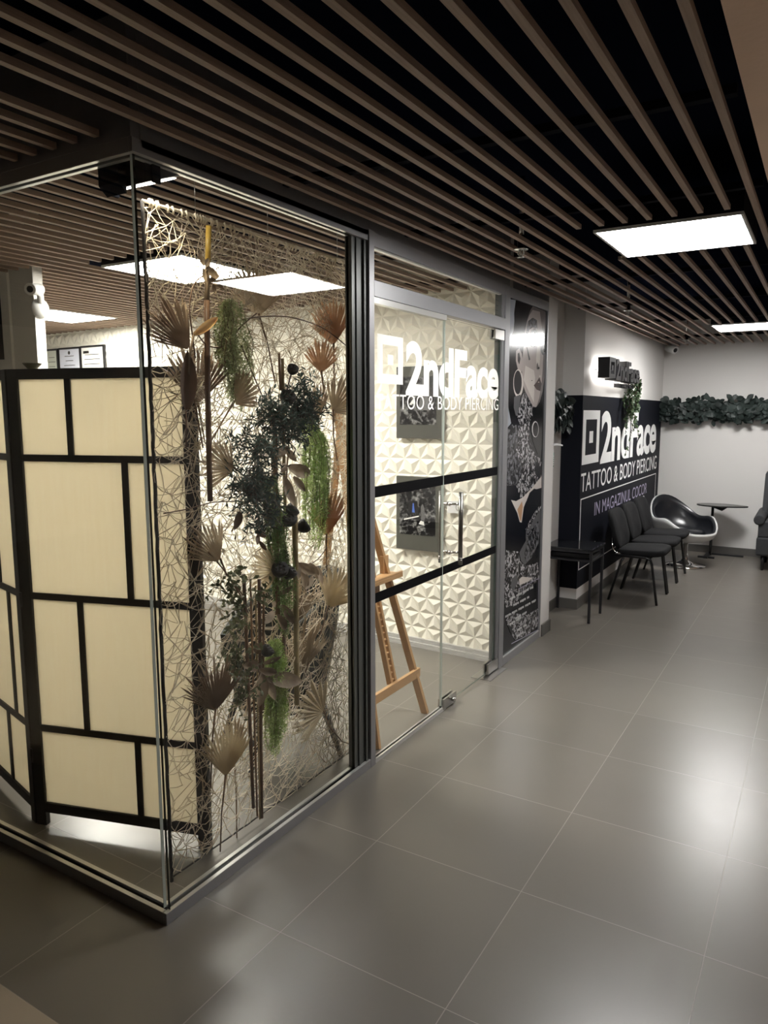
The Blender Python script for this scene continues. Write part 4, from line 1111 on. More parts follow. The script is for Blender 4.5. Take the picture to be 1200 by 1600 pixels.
    ('white', [(4.7903,0.374),(4.8066,0.374),(4.8076,0.36),(4.7915,0.357)]),
    ('white', [(4.813,0.374),(4.8294,0.373),(4.8307,0.355),(4.8142,0.356)]),
    ('white', [(4.8359,0.373),(4.8524,0.373),(4.8532,0.362),(4.8371,0.355)]),
    ('white', [(4.8589,0.372),(4.8756,0.372),(4.8766,0.358),(4.8601,0.355)]),
    ('white', [(4.9055,0.371),(4.9224,0.371),(4.9232,0.36),(4.9068,0.353)]),
    ('white', [(4.9291,0.371),(4.9461,0.37),(4.9472,0.356),(4.9304,0.353)]),
    ('white', [(4.4913,0.333),(4.5054,0.332),(4.506,0.322),(4.4923,0.316)]),
    ('white', [(4.5109,0.332),(4.5251,0.332),(4.5259,0.318),(4.5119,0.315)]),
    ('white', [(4.5306,0.331),(4.5449,0.331),(4.5459,0.314),(4.5316,0.315)]),
    ('white', [(4.5505,0.331),(4.5649,0.33),(4.5655,0.32),(4.5515,0.314)]),
    ('white', [(4.5705,0.33),(4.585,0.33),(4.5858,0.316),(4.5715,0.313)]),
    ('white', [(4.6109,0.329),(4.6256,0.329),(4.6262,0.318),(4.6119,0.312)]),
    ('white', [(4.6313,0.328),(4.6461,0.328),(4.6469,0.314),(4.6324,0.311)]),
    ('white', [(4.6518,0.328),(4.6667,0.327),(4.6678,0.31),(4.6529,0.311)]),
    ('white', [(4.6725,0.327),(4.6875,0.327),(4.6882,0.316),(4.6736,0.31)]),
    ('white', [(4.6934,0.327),(4.7085,0.326),(4.7094,0.312),(4.6945,0.309)]),
    ('white', [(4.7355,0.325),(4.7508,0.325),(4.7515,0.314),(4.7367,0.308)]),
    ('white', [(4.7568,0.325),(4.7722,0.324),(4.7732,0.31),(4.758,0.307)]),
    ('white', [(4.7783,0.324),(4.7938,0.323),(4.795,0.306),(4.7794,0.306)]),
    ('white', [(4.7999,0.323),(4.8155,0.323),(4.8162,0.312),(4.8011,0.306)]),
    ('white', [(4.8216,0.323),(4.8374,0.322),(4.8384,0.308),(4.8228,0.305)]),
    ('white', [(4.8656,0.321),(4.8816,0.321),(4.8824,0.31),(4.8669,0.303)]),
    ('white', [(4.8878,0.321),(4.9039,0.32),(4.905,0.306),(4.8891,0.303)]),
    ('white', [(4.9102,0.32),(4.9264,0.319),(4.9278,0.301),(4.9115,0.302)]),
    ('white', [(4.9328,0.319),(4.9491,0.319),(4.9499,0.308),(4.9341,0.301)]),
    ('white', [(4.9555,0.319),(4.972,0.318),(4.973,0.304),(4.9568,0.3)]),
    ('white', [(5.0015,0.317),(5.0182,0.317),(5.019,0.306),(5.0028,0.299)]),
    ('white', [(5.0247,0.316),(5.0415,0.316),(5.0427,0.301),(5.0261,0.298)]),
    ('white', [(5.0481,0.316),(5.0651,0.315),(5.0665,0.297),(5.0495,0.297)]),
    ('white', [(5.0717,0.315),(5.0888,0.315),(5.0896,0.303),(5.0731,0.297)]),
    ('white', [(4.6767,0.275),(4.6924,0.274),(4.6931,0.264),(4.6778,0.257)]),
    ('white', [(4.6985,0.274),(4.7144,0.274),(4.7153,0.26),(4.6997,0.257)]),
    ('white', [(4.7206,0.274),(4.7366,0.273),(4.7377,0.256),(4.7217,0.256)]),
    ('white', [(4.7428,0.273),(4.7589,0.273),(4.7596,0.262),(4.7439,0.255)]),
    ('white', [(4.7652,0.272),(4.7814,0.272),(4.7823,0.258),(4.7663,0.255)]),
    ('white', [(4.8104,0.271),(4.8269,0.271),(4.8276,0.26),(4.8116,0.253)]),
    ('white', [(4.8333,0.27),(4.8499,0.27),(4.8509,0.256),(4.8345,0.253)]),
    ('white', [(4.8563,0.27),(4.873,0.269),(4.8743,0.251),(4.8576,0.252)]),
    ('white', [(4.8796,0.269),(4.8964,0.269),(4.8972,0.258),(4.8808,0.251)]),
    ('white', [(4.5652,0.26),(4.5797,0.26),(4.5803,0.25),(4.5662,0.243)]),
    ('white', [(4.5853,0.26),(4.5999,0.259),(4.6007,0.246),(4.5863,0.243)]),
    ('white', [(4.6056,0.259),(4.6203,0.259),(4.6214,0.242),(4.6066,0.242)]),
    ('white', [(4.626,0.259),(4.6408,0.258),(4.6415,0.248),(4.6271,0.241)]),
    ('white', [(4.6466,0.258),(4.6615,0.258),(4.6624,0.244),(4.6477,0.241)]),
    ('white', [(4.6882,0.257),(4.7033,0.257),(4.704,0.246),(4.6893,0.24)]),
    ('white', [(4.7092,0.257),(4.7244,0.256),(4.7254,0.242),(4.7104,0.239)]),
    ('white', [(4.7304,0.256),(4.7457,0.256),(4.7469,0.238),(4.7315,0.239)]),
    ('white', [(4.7517,0.256),(4.7671,0.255),(4.7679,0.245),(4.7529,0.238)]),
    ('white', [(4.7732,0.255),(4.7887,0.255),(4.7897,0.241),(4.7744,0.238)]),
    ('white', [(4.7056,0.182),(4.7209,0.181),(4.7216,0.171),(4.7067,0.164)]),
    ('white', [(4.7268,0.181),(4.7422,0.18),(4.7431,0.166),(4.728,0.163)]),
    ('white', [(4.7482,0.18),(4.7637,0.18),(4.7649,0.162),(4.7494,0.162)]),
    ('white', [(4.7697,0.179),(4.7853,0.179),(4.7861,0.168),(4.7709,0.162)]),
    ('white', [(4.7914,0.179),(4.8071,0.178),(4.8081,0.164),(4.7926,0.161)]),
    ('white', [(4.8353,0.177),(4.8512,0.177),(4.8519,0.166),(4.8365,0.159)]),
    ('white', [(4.8574,0.177),(4.8735,0.176),(4.8745,0.162),(4.8587,0.159)]),
    ('white', [(4.8797,0.176),(4.8959,0.175),(4.8972,0.157),(4.881,0.158)]),
    ('white', [(4.7084,0.138),(4.7252,0.137),(4.7259,0.127),(4.7096,0.12)]),
    ('white', [(4.7317,0.137),(4.7486,0.137),(4.7496,0.123),(4.7329,0.12)]),
    ('white', [(4.7552,0.137),(4.7722,0.137),(4.7734,0.119),(4.7564,0.12)]),
    ('white', [(4.7789,0.137),(4.796,0.137),(4.7968,0.126),(4.7801,0.119)]),
    ('white', [(4.8027,0.137),(4.82,0.137),(4.821,0.123),(4.8039,0.119)]),
]

inks = {'ink': (.002, .003, .007), 'bg': (.30, .32, .35), 'skin': (.42, .37, .35), 'skin_dk': (.16, .14, .14), 'skin_lt': (.60, .55, .51), 'hair': (.002, .002, .004),
        'grey': (.10, .10, .105), 'white': (.62, .62, .62), 'lip': (.05, .022, .022), 'petal': (.02, .02, .025), 'warm': (.45, .27, .16), 'line': (.35, .33, .42)}
def tattoo_mat(name, lo, hi, sc, thr):
    m, N, L, b = nmat(name)
    geo = N.new('ShaderNodeNewGeometry')
    nz = N.new('ShaderNodeTexNoise'); nz.inputs['Scale'].default_value = sc; nz.inputs['Detail'].default_value = 3; nz.inputs['Distortion'].default_value = 1.6
    L.new(geo.outputs['Position'], nz.inputs['Vector'])
    rp = N.new('ShaderNodeValToRGB'); rp.color_ramp.elements[0].position = thr; rp.color_ramp.elements[0].color = (*lo, 1)
    rp.color_ramp.elements[1].position = thr + .07; rp.color_ramp.elements[1].color = (*hi, 1)
    L.new(nz.outputs['Fac'], rp.inputs[0]); L.new(rp.outputs[0], b.inputs['Base Color']); b.inputs['Roughness'].default_value = .16; b.inputs['Specular IOR Level'].default_value = .3
    return m
pm = {k: pmat('poster_ink_' + k, c, .16, spec=.3) for k, c in inks.items()}
pm['tattoo'] = tattoo_mat('poster_tattoo', (.008, .009, .012), (.42, .41, .42), 26, .50)
pm['tattoo_dk'] = tattoo_mat('poster_tattoo_dark', (.006, .007, .01), (.14, .14, .15), 20, .48)
t = thing('poster', 'tall black and white poster of a tattooed woman beside the glass door', 'poster', (XP, 4.8, 1.2))
q = MB(); q.box(XP - .05, XP - .012, 4.445, 5.185, .055, 2.42); q.build('backing_board', 'blackp', t)
q = MB(); q.box(XP - .05, XP, 4.445, 5.185, 0, .052); q.box(XP - .05, XP, 4.445, 5.185, 2.40, 2.463); q.box(XP - .05, XP, 5.168, 5.185, .052, 2.40)
q.build('frame', 'alu', t, bevel=.001)
q = MB(); q.box(XP - .012, XP - .001, 4.446, 5.167, .0521, .056); q.build('frame_lip', 'alu_lt', t)
keys = list(pm); mats = [pm[k] for k in keys]
q = MB()
q.add([(XP - .0119, 4.447, .056), (XP - .0119, 5.167, .056), (XP - .0119, 5.167, 2.40), (XP - .0119, 4.447, 2.40)], [(0, 1, 2, 3)], keys.index('ink'))
def signed(p): return sum(p[i][0] * p[(i + 1) % len(p)][1] - p[(i + 1) % len(p)][0] * p[i][1] for i in range(len(p)))
for i, (k, poly) in enumerate(POSTER):
    if signed(poly) < 0: poly = poly[::-1]
    x = XP - .0117 + .00005 * i
    q.add([(x, min(5.166, max(4.448, y)), min(2.398, max(.057, z))) for y, z in poly], [tuple(range(len(poly)))], keys.index(k))
q.build('print', mats, t)

# =================================================================== hanging net with dried plants
XN = -1.90
U0, U1, V0, V1 = 1.672, 2.885, .03, 2.345
M['raffia'] = leafy('raffia_string', (.76, .66, .50), (.92, .84, .70), .8, 0.2, 3)
M['cord'] = pmat('black_cord', (.012, .009, .008), .8)
M['palm'] = leafy('dried_palm', (.38, .29, .20), (.55, .46, .33), .6, .3, 9)
M['palm_lt'] = leafy('pale_dried_palm', (.56, .46, .31), (.74, .65, .47), .6, .35, 9)
M['palm_br'] = leafy('brown_dried_palm', (.24, .165, .115), (.42, .32, .23), .6, .25, 9)
M['palm_or'] = leafy('orange_dried_palm', (.38, .20, .10), (.55, .36, .22), .6, .3, 9)
M['dry'] = leafy('curled_dry_leaf', (.12, .08, .05), (.36, .28, .20), .6, .15, 12)
M['bark'] = pmat('dark_bark', (.040, .028, .022), .9, var=.6, scale=6, stretch=(14, 14, 1.2), bump=.8)
M['stick'] = leafy('brown_stick', (.14, .08, .045), (.30, .19, .11), .6, 0, 5)
M['stick_lt'] = leafy('olive_stick', (.22, .17, .08), (.36, .28, .15), .5, 0, 5)
M['stick_dk'] = leafy('dark_stick', (.07, .036, .025), (.17, .10, .06), .5, 0, 5)
M['fern'] = leafy('bright_fern', (.26, .40, .09), (.52, .64, .24), .6, .35, 12)
M['fern_dk'] = leafy('mid_green_fern', (.10, .18, .05), (.24, .34, .12), .6, .3, 12)
M['fern_pl'] = leafy('pale_fern', (.26, .32, .15), (.46, .50, .28), .6, .35, 12)
M['euc'] = leafy('blue_green_leaf', (.014, .032, .028), (.085, .14, .12), .5, .2, 12)
M['vine'] = leafy('olive_vine_leaf', (.06, .075, .035), (.20, .22, .12), .5, .2, 12)
M['pod'] = pmat('black_seed_pod', (.012, .010, .010), .7, var=.4, scale=40, bump=.5)
M['strel'] = leafy('orange_bract', (.55, .24, .10), (.75, .50, .22), .4, .2, 16)

E1 = Vector((.35, .937, 0)); EZ = Vector((0, 0, 1)); E3 = E1.cross(EZ)      # E3 points to the corridor
def P(uv, w=0.0): return Vector((XN + w, uv[0], uv[1]))

random.seed(11)
t = thing('string_net', 'cream raffia string net hanging behind the corridor pane, full of dried plants', 'net', (XN, (U0 + U1) / 2, V0))
q = MB()
def strand(a, b, r=.0014):
    w0, w1 = random.uniform(-.008, .008), random.uniform(-.008, .008)
    m = ((a[0] + b[0]) / 2 + random.uniform(-.006, .006), (a[1] + b[1]) / 2 - random.uniform(0, .008))
    q.tube([P(a, w0), P(m, (w0 + w1) / 2), P(b, w1)], r * random.uniform(.8, 1.35), 3, cap=False)
nu, nv = 26, 54
G = {}
for i in range(nu + 1):
    for j in range(nv + 1):
        u = U0 + (U1 - U0) * i / nu; v = V0 + (V1 - V0) * j / nv
        if 0 < i < nu: u += random.uniform(-.026, .026)
        if 0 < j < nv: v += random.uniform(-.026, .026)
        G[i, j] = (u, v)
for (i, j), a in G.items():
    for di, dj, pr_ in ((1, 0, .62), (0, 1, .72), (1, 1, .5), (-1, 1, .5), (2, 1, .16), (-1, 2, .22), (1, 2, .22), (3, 1, .08), (2, -1, .1)):
        if (i + di, j + dj) in G and random.random() < pr_: strand(a, G[i + di, j + dj])
for _ in range(420):
    u = random.uniform(U0, U1); v = random.uniform(V0, V1); an = random.uniform(0, math.pi); l = random.uniform(.12, .38)
    a = (u, v); b = (u + l * math.cos(an), v + l * math.sin(an))
    if U0 < b[0] < U1 and V0 < b[1] < V1: strand(a, b, .0012)
# denser knots along the lower and right parts
for _ in range(900):
    u = U0 + (U1 - U0) * random.random() ** .6; v = V0 + (V1 - V0) * (random.random() ** 1.5 if random.random() < .5 else 1 - random.random() ** 1.6 * .45); an = random.uniform(-.5, .9); l = random.uniform(.08, .25)
    b = (u + l * math.cos(an), v + l * math.sin(an))
    if U0 < b[0] < U1 and V0 < b[1] < V1: strand((u, v), b, .0012)
nt = q.build('net', 'raffia', t)
q = MB()
def cord(a, b, r, n=24):
    pts = []
    for i in range(n + 1):
        k = i / n; pts.append(P((a[0] + (b[0] - a[0]) * k + random.uniform(-.002, .002), a[1] + (b[1] - a[1]) * k + random.uniform(-.002, .002)), 0))
    q.tube(pts, r, 6)
cord((U0, V0 - .012), (U0, V1), .0062, 60); cord((U0, V0), (U1, V0), .0035, 30); cord((U1, V0), (U1, V1), .005, 60)
q.build('edge_cord', 'cord', t)
q = MB()
cord((U0, V1), (U1, V1 + .01), .006, 30)
for i in range(40):
    u = U0 + (U1 - U0) * (random.random() ** 1.3); q.tube([P((u, V1 + .008), .008), P((u + .006, V1 - .004), .010), P((u + .01, V1 - .014), 0)], .004, 5)
q.build('top_rod', 'raffia', t)
q = MB()
for u in (1.90, 2.28, 2.75): q.tube([P((u, V1), 0), P((u, 2.46), 0), P((u, 2.8), 0)], .0012, 5)
q.build('hanging_wire', 'steel', t)

def mesh_leaf(q, base, d, n, L_, W, curl=.2, fold=.25, seg=5, mi=0):
    """lens-shaped leaf from base along d, n its face normal"""
    d = Vector(d).normalized(); n = Vector(n); n = (n - d * n.dot(d)).normalized(); s = d.cross(n)
    o = len(q.v)
    for i in range(seg + 1):
        k = i / seg; w = W * math.sin(math.pi * min(1, k * .92 + .08)) ** .8 * .5
        c = Vector(base) + d * (L_ * k) + n * (curl * L_ * k * k)
        q.v += [tuple(c - s * w + n * (fold * w)), tuple(c), tuple(c + s * w + n * (fold * w))]
    for i in range(seg):
        a = o + i * 3
        q.face((a, a + 1, a + 4, a + 3), mi, True); q.face((a + 1, a + 2, a + 5, a + 4), mi, True)

def fan(label, base, Rr, a0, a1, mat='palm', w=.012, n=15, stem=None, name='fan_palm_leaf', ragged=.14, split=.4, curl=.10, tilt=0.0, lens=None, seed=1):
    rnd = random.Random(seed * 77 + int(base[0] * 1000)); Rr *= 1.16
    t = thing(name, label, 'dried leaf', tuple(P(base, w)), 'dried plants on the net')
    q = MB(); B = P(base, w)
    e1 = (E1 * math.cos(tilt) + E3 * math.sin(tilt)); e3 = e1.cross(EZ)
    def pt(a, r, off): return B + e1 * (math.cos(R(a)) * r) + EZ * (math.sin(R(a)) * r) + e3 * (off + curl * r * r / Rr)
    da = (a1 - a0) / n
    for i in range(n):
        am = a0 + da * (i + .5)
        k = abs((i + .5) / n - .5) * 2
        rr = Rr * (1 - .22 * k * k) * (1 + rnd.uniform(-ragged, ragged * .5))
        if lens: rr *= lens(i / n)
        o = len(q.v); h = .055 * Rr; dd = rnd.uniform(-.03, .03) * Rr
        l1, r1, m1 = pt(am + da / 2, rr * split, 0), pt(am - da / 2, rr * split, 0), pt(am, rr * split * 1.02, h)
        l0, r0, m0 = pt(am + da / 2, rr * .05, 0), pt(am - da / 2, rr * .05, 0), pt(am, rr * .05, h * .1)
        l2, r2, m2 = pt(am + da * .40, rr * .80, dd), pt(am - da * .40, rr * .80, dd), pt(am, rr * .82, h * .9 + dd)
        tip = pt(am + rnd.uniform(-2, 2), rr, dd * 2 - rnd.uniform(0, .05) * Rr)
        q.v += [tuple(x) for x in (l0, m0, r0, l1, m1, r1, l2, m2, r2, tip)]
        for f in ((0, 1, 4, 3), (1, 2, 5, 4), (3, 4, 7, 6), (4, 5, 8, 7), (6, 7, 9), (7, 8, 9)): q.face([o + x for x in f], 0)
    q.build('blade', mat, t)
    if stem:
        q = MB(); pts = [B - e3 * 0 + Vector((0, 0, .012))] + [P(s_, w * .6) for s_ in stem]
        q.tube(pts, [.0045] + [.0028] * (len(pts) - 1), 7); q.build('stem', 'stick', t)
    return t

fan('brown dried fan palm leaf at upper left, spreading towards the corner glass', (1.824, 1.892), 0.179, 92, 172, 'palm_br', n=15, stem=[(1.836, 1.778), (1.88, 1.557)], w=.03)
fan('brown dried fan palm leaf upright behind the dark upright pole', (1.9, 1.709), 0.192, 42, 138, 'palm_br', w=-.02, n=17, stem=[(1.919, 1.578)])
fan('olive dried fan palm leaf opening right above the dark bush', (2.034, 1.711), 0.13, -8, 92, 'palm', n=11, stem=[(1.988, 1.657), (1.919, 1.578)], w=.03, tilt=-.3)
fan('grey dried fan palm leaf highest on the net, in front of the lamp glow', (2.214, 2.047), 0.181, 38, 148, 'palm', w=.0, n=17, stem=[(2.267, 1.941), (2.305, 1.799)])
fan('reddish dried fan palm leaf at the upper right of the net', (2.714, 1.975), 0.181, 55, 150, 'palm_or', n=19, stem=[(2.716, 1.808), (2.719, 1.638)], w=.0, split=.3)
fan('brown dried fan palm leaf over the thin arched twig at right', (2.592, 1.85), 0.132, 35, 145, 'palm_or', n=13, stem=[(2.618, 1.777), (2.636, 1.694)], w=.02)
fan('narrow pale dried fan palm leaf beside the green fern top', (2.592, 1.653), 0.144, 62, 122, 'palm', n=9, stem=[(2.595, 1.556)], w=.0)
fan('pale dried fan palm leaf against the right edge cord, upper', (2.684, 1.683), 0.148, -12, 110, 'palm', n=13, stem=[(2.693, 1.581), (2.721, 1.465)], w=.015)
fan('olive dried fan palm leaf pointing left beside the dark bush', (2.02, 1.469), 0.131, 95, 215, 'palm', n=13, stem=[(2.082, 1.447)], w=.03)
fan('wide dried fan palm leaf over the bark plank at mid height', (1.925, 1.142), 0.159, 84, 170, 'palm', n=15, stem=[(1.97, 1.09), (2.07, 0.971)], w=.04)
fan('half round dried fan palm leaf behind the black seed heads', (2.265, 1.043), 0.13, 105, 235, 'palm_lt', n=15, stem=[(2.298, 1.036)], w=.03)
fan('orange tinted dried fan palm leaf below the bright green fern', (2.615, 1.134), 0.188, 48, 132, 'palm_or', n=13, stem=[(2.622, 1.011), (2.636, 0.935)], w=.02)
fan('pale dried fan palm leaf right of the lowest tan sticks', (2.623, 0.804), 0.186, 4, 112, 'palm_lt', n=19, stem=[(2.582, 0.71), (2.459, 0.554)], w=.02)
fan('feathery brown dried palm tuft over the bark plank, low', (1.887, 0.584), 0.181, 48, 150, 'palm_br', n=27, stem=[(1.875, 0.464), (1.86, 0.293)], w=.03, ragged=.35, split=.25)
fan('pale dried fan palm leaf at lower right, opening left', (2.564, 0.33), 0.169, 82, 228, 'palm_lt', n=12, stem=[(2.622, 0.24), (2.725, 0.127), (2.819, 0.067)], w=.03)
fan('large pale dried fan palm leaf lowest on the net on a thin stem', (1.919, 0.313), 0.19, 50, 128, 'palm_lt', n=17, stem=[(1.906, 0.169), (1.892, 0.018)], w=.04)
fan('small shadowy dried fan palm leaf behind the lowest large one', (2.02, 0.339), 0.155, 62, 128, 'palm', n=11, stem=[(2.02, 0.166), (2.015, -0.049)], w=-.01)

fan('fluffy tan pampas tuft in front of the charcoal armchair', (2.449, 0.542), 0.196, 40, 125, 'palm', n=44, stem=[(2.438, 0.444), (2.407, 0.308)], w=-.02, ragged=.5, split=.2, name='pampas_tuft')
fan('fluffy tan pampas tuft beside the pale curled leaves', (2.455, 0.772), 0.161, 35, 150, 'palm', n=40, stem=[(2.444, 0.674), (2.432, 0.562)], w=-.03, ragged=.5, split=.2, name='pampas_tuft')

# upright sticks, poles and bark
def pole(label, pts, r, mat, w=0.0, nodes=True, name='dried_stick', cat='stick', group='upright sticks on the net'):
    t = thing(name, label, cat, tuple(P(pts[-1], w)), group)
    q = MB(); pp = [P(p, w) for p in pts]
    full, rr = [], []
    for a, b in zip(pp, pp[1:]):
        k = max(2, int((b - a).length / .09))
        for i in range(k):
            x = a + (b - a) * (i / k)
            if nodes and i: full += [x - (b - a).normalized() * .004, x, x + (b - a).normalized() * .004]; rr += [r, r * 1.18, r]
            else: full.append(x); rr.append(r)
    full.append(pp[-1]); rr.append(r * .95)
    q.tube(full, rr, 10); q.build('stem', mat, t)
    return t
t = thing('dried_husk', 'dark curled husk hanging at the top of the screen\'s right stile', 'dried leaf', tuple(P((1.805, 1.68), .02)), 'dried plants on the net')
q = MB(); mesh_leaf(q, P((1.806, 1.691), .02), (0, .06, 1), E3, .20, .06, .02, .6, 7); q.build('husk', 'stick_dk', t)
q = MB(); q.tube([P((1.805, 1.687), .02), P((1.808, 1.56), .01)], .003, 6); q.build('stalk', 'stick_dk', t)

t = pole('dark upright pole with a golden tip, left of the ferns', [(1.911, 2.066), (1.9, 1.78), (1.894, 1.367)], 0.01, 'stick_dk', .03)
q = MB(); q.tube([P((1.931, 2.317), .03), P((1.92, 2.191), .03)], 0.01, 10); q.build('golden_tip', pmat('golden_bamboo', (.62, .40, .08), .35, var=.2), t)
q = MB(); q.tube([P((1.92, 2.196), .03), P((1.91, 2.055), .03)], 0.009, 10)
rb = random.Random(9)
for k in range(12):
    u, v = (1.915, 2.163); d = Vector((rb.uniform(-.2, .4), rb.uniform(-1, 1), rb.uniform(-1, .6)))
    mesh_leaf(q, P((u + rb.uniform(-.03, .03), v + rb.uniform(-.04, .05)), .04), d, E3, .045, .018, .4, .4)
q.build('wrapping', 'dry', t)
pole('brown stick rising through the dark bush, left of the pair', [(2.281, 1.668), (2.274, 1.309), (2.275, 0.858)], 0.01, 'stick', .015)
pole('tan stick rising through the dark bush, right of the pair', [(2.329, 1.895), (2.326, 1.539), (2.329, 1.264)], 0.007, 'stick_lt', .02)
pole('long olive stick ending above the grey floor at centre', [(2.378, 1.338), (2.377, 1), (2.37, 0.438)], 0.012, 'stick_lt', .03)
pole('thin dark stick just left of the long olive stick', [(2.338, 1.276), (2.328, 0.927), (2.322, 0.441)], 0.009, 'stick_dk', .0)
pole('thin branching stick top left of the upper seed head', [(2.309, 1.914), (2.313, 1.769)], 0.005, 'stick', .02)
pole('tall dark stick at the left of the low bundle', [(2.07, 1.066), (2.089, 0.099)], 0.007, 'stick_dk', .02)
pole('brown stick second from left in the low bundle', [(2.106, 1.039), (2.111, 0.053)], 0.004, 'stick', .02)
pole('pale thin stick in the middle of the low bundle', [(2.135, 1.008), (2.126, 0.031)], 0.003, 'stick_lt', .02)
pole('thick dark stick at the right of the low bundle', [(2.158, 1.029), (2.138, 0.031)], 0.007, 'stick_dk', .02)
pole('short thin stick rightmost in the low bundle', [(2.183, 0.972), (2.162, 0.485)], 0.005, 'stick', .02)

# seed pods
def pod(label, uv, r, ang, w=.04, holes=True):
    t = thing('lotus_pod', label, 'seed pod', tuple(P(uv, w)), 'black seed pods on the net')
    q = MB(); q.lathe([(0, -.95 * r), (.45 * r, -.82 * r), (.85 * r, -.40 * r), (1.04 * r, .1 * r), (1.0 * r, .55 * r), (.9 * r, .68 * r), (.55 * r, .60 * r), (0, .58 * r)], (0, 0, 0), 18)
    for k in range(7):
        a = k * math.pi * 2 / 6; rr = 0 if k == 6 else .55 * r
        q.lathe([(0, .60 * r), (.15 * r, .60 * r), (.17 * r, .72 * r), (.09 * r, .74 * r), (0, .66 * r)], (rr * math.cos(a), rr * math.sin(a), 0), 8)
    rot = Matrix.Rotation(R(ang), 4, 'X') @ Matrix.Rotation(R(35), 4, 'Y')
    q.v = [tuple(P(uv, w) + rot @ Vector(v)) for v in q.v]
    q.build('head', 'pod', t)
    q = MB(); a = P(uv, w) + rot @ Vector((0, 0, -r)); q.tube([a, a + Vector((-.015, random.uniform(-.01, .02), -.05)), a + Vector((-.03, .0, -.13))], .003, 6); q.build('stalk', 'stick_dk', t)
for k, (xy, rp, an, lab) in enumerate((
    ((2.368, 1.852), 0.023, 20, 'black seed pod highest of all, above the dark bush'),
    ((2.332, 1.739), 0.031, 30, 'black lotus pod in the top of the dark bush'),
    ((2.392, 1.68), 0.032, -20, 'black lotus pod at the foot of the upper bush cluster'),
    ((2.347, 1.283), 0.029, -40, 'black seed pod upper of the middle three'),
    ((2.325, 1.246), 0.032, 20, 'black seed pod lower left of the middle three'),
    ((2.422, 1.206), 0.03, -50, 'black seed pod lower right of the middle three'),
    ((2.261, 1.049), 0.034, 30, 'black lotus pod in front of the half round palm leaf'),
    ((2.314, 1.031), 0.034, -30, 'black lotus pod right of the half round palm leaf'),
    ((2.171, 0.735), 0.026, -30, 'black berry head above the low curled leaves'))):
    pod(lab, xy, rp, an)
# bird-of-paradise bract
t = thing('dried_flower', 'orange pointed dried flower crossing the dark pole at upper left', 'dried flower', tuple(P((1.815, 1.938), .06)), 'dried plants on the net')
q = MB(); a, b = P((1.818, 1.94), .055), P((1.926, 2.009), .06); d = b - a
mesh_leaf(q, a, d, E3, d.length, .030, .05, .8, 8); q.build('bract', 'strel', t)
q = MB(); mesh_leaf(q, a, d + Vector((0, 0, -.02)), E3 * -1, d.length * .8, .024, -.05, .8, 8)
q.tube([a, P((1.817, 1.863), .03), P((1.82, 1.691), .02)], .004, 6); q.build('stem', 'dry', t)

# curled brown leaves
def curled(label, items, mat='dry', name='curled_leaf_spray', stem=None):
    t = thing(name, label, 'dried leaf', tuple(P(items[0][0], .04)), 'dried plants on the net')
    rr = random.Random(int(items[0][0][0] * 999))
    for (b, e) in items:
        q = MB(); A, B = P(b, .03), P(e, .045); d = B - A
        mesh_leaf(q, A, d, E3 + EZ * rr.uniform(-.6, .6), d.length, d.length * .38, rr.uniform(-.25, .35), rr.uniform(.3, .8), 7); q.build('leaf', mat, t)
    if stem: q = MB(); q.tube([P(s_, .025) for s_ in stem], .003, 6); q.build('stem', 'stick', t)
curled('brown curled leaves on the tan stick below the upper bush', [((2.3, 1.502), (2.234, 1.535)), ((2.253, 1.512), (2.346, 1.543)), ((2.324, 1.474), (2.262, 1.435)), ((2.34, 1.466), (2.481, 1.419)), ((2.326, 1.539), (2.374, 1.485)), ((2.372, 1.419), (2.426, 1.353)), ((2.31, 1.423), (2.331, 1.303))], stem=[(2.355, 1.564), (2.34, 1.46), (2.333, 1.382)])
curled('grey curled leaves hanging beside the long olive stick', [((2.392, 1.057), (2.364, 0.988)), ((2.391, 1.052), (2.493, 0.991)), ((2.417, 1.02), (2.441, 0.917)), ((2.471, 1.038), (2.525, 0.957)), ((2.493, 0.977), (2.423, 0.935)), ((2.526, 1.014), (2.534, 0.935))], stem=[(2.376, 1.109), (2.404, 1.05), (2.516, 1.001)])
curled('brown curled leaves wrapped round the low stick bundle', [((2.126, 0.684), (2.017, 0.723)), ((2.134, 0.669), (2.219, 0.634)), ((2.145, 0.652), (2.055, 0.581)), ((2.148, 0.646), (2.12, 0.513)), ((2.171, 0.622), (2.199, 0.521)), ((2.182, 0.613), (2.347, 0.549)), ((2.136, 0.734), (2.086, 0.806)), ((2.157, 0.688), (2.246, 0.697))])
curled('pale curled leaves halfway between the two seed pod groups', [((2.254, 0.957), (2.346, 0.965)), ((2.244, 0.905), (2.182, 0.933)), ((2.251, 0.864), (2.298, 0.784)), ((2.231, 0.882), (2.152, 0.848)), ((2.285, 0.896), (2.333, 0.811))], stem=[(2.268, 1.021), (2.251, 0.864)])
curled('small dark curled leaves under the dark bush', [((2.048, 1.31), (1.997, 1.248)), ((2.128, 1.225), (2.191, 1.196)), ((2.146, 1.21), (2.115, 1.172)), ((2.02, 1.228), (1.996, 1.215)), ((2.152, 1.184), (2.174, 1.147))], mat='stick_dk', stem=[(2.061, 1.357), (2.047, 1.285), (2.004, 1.242)])

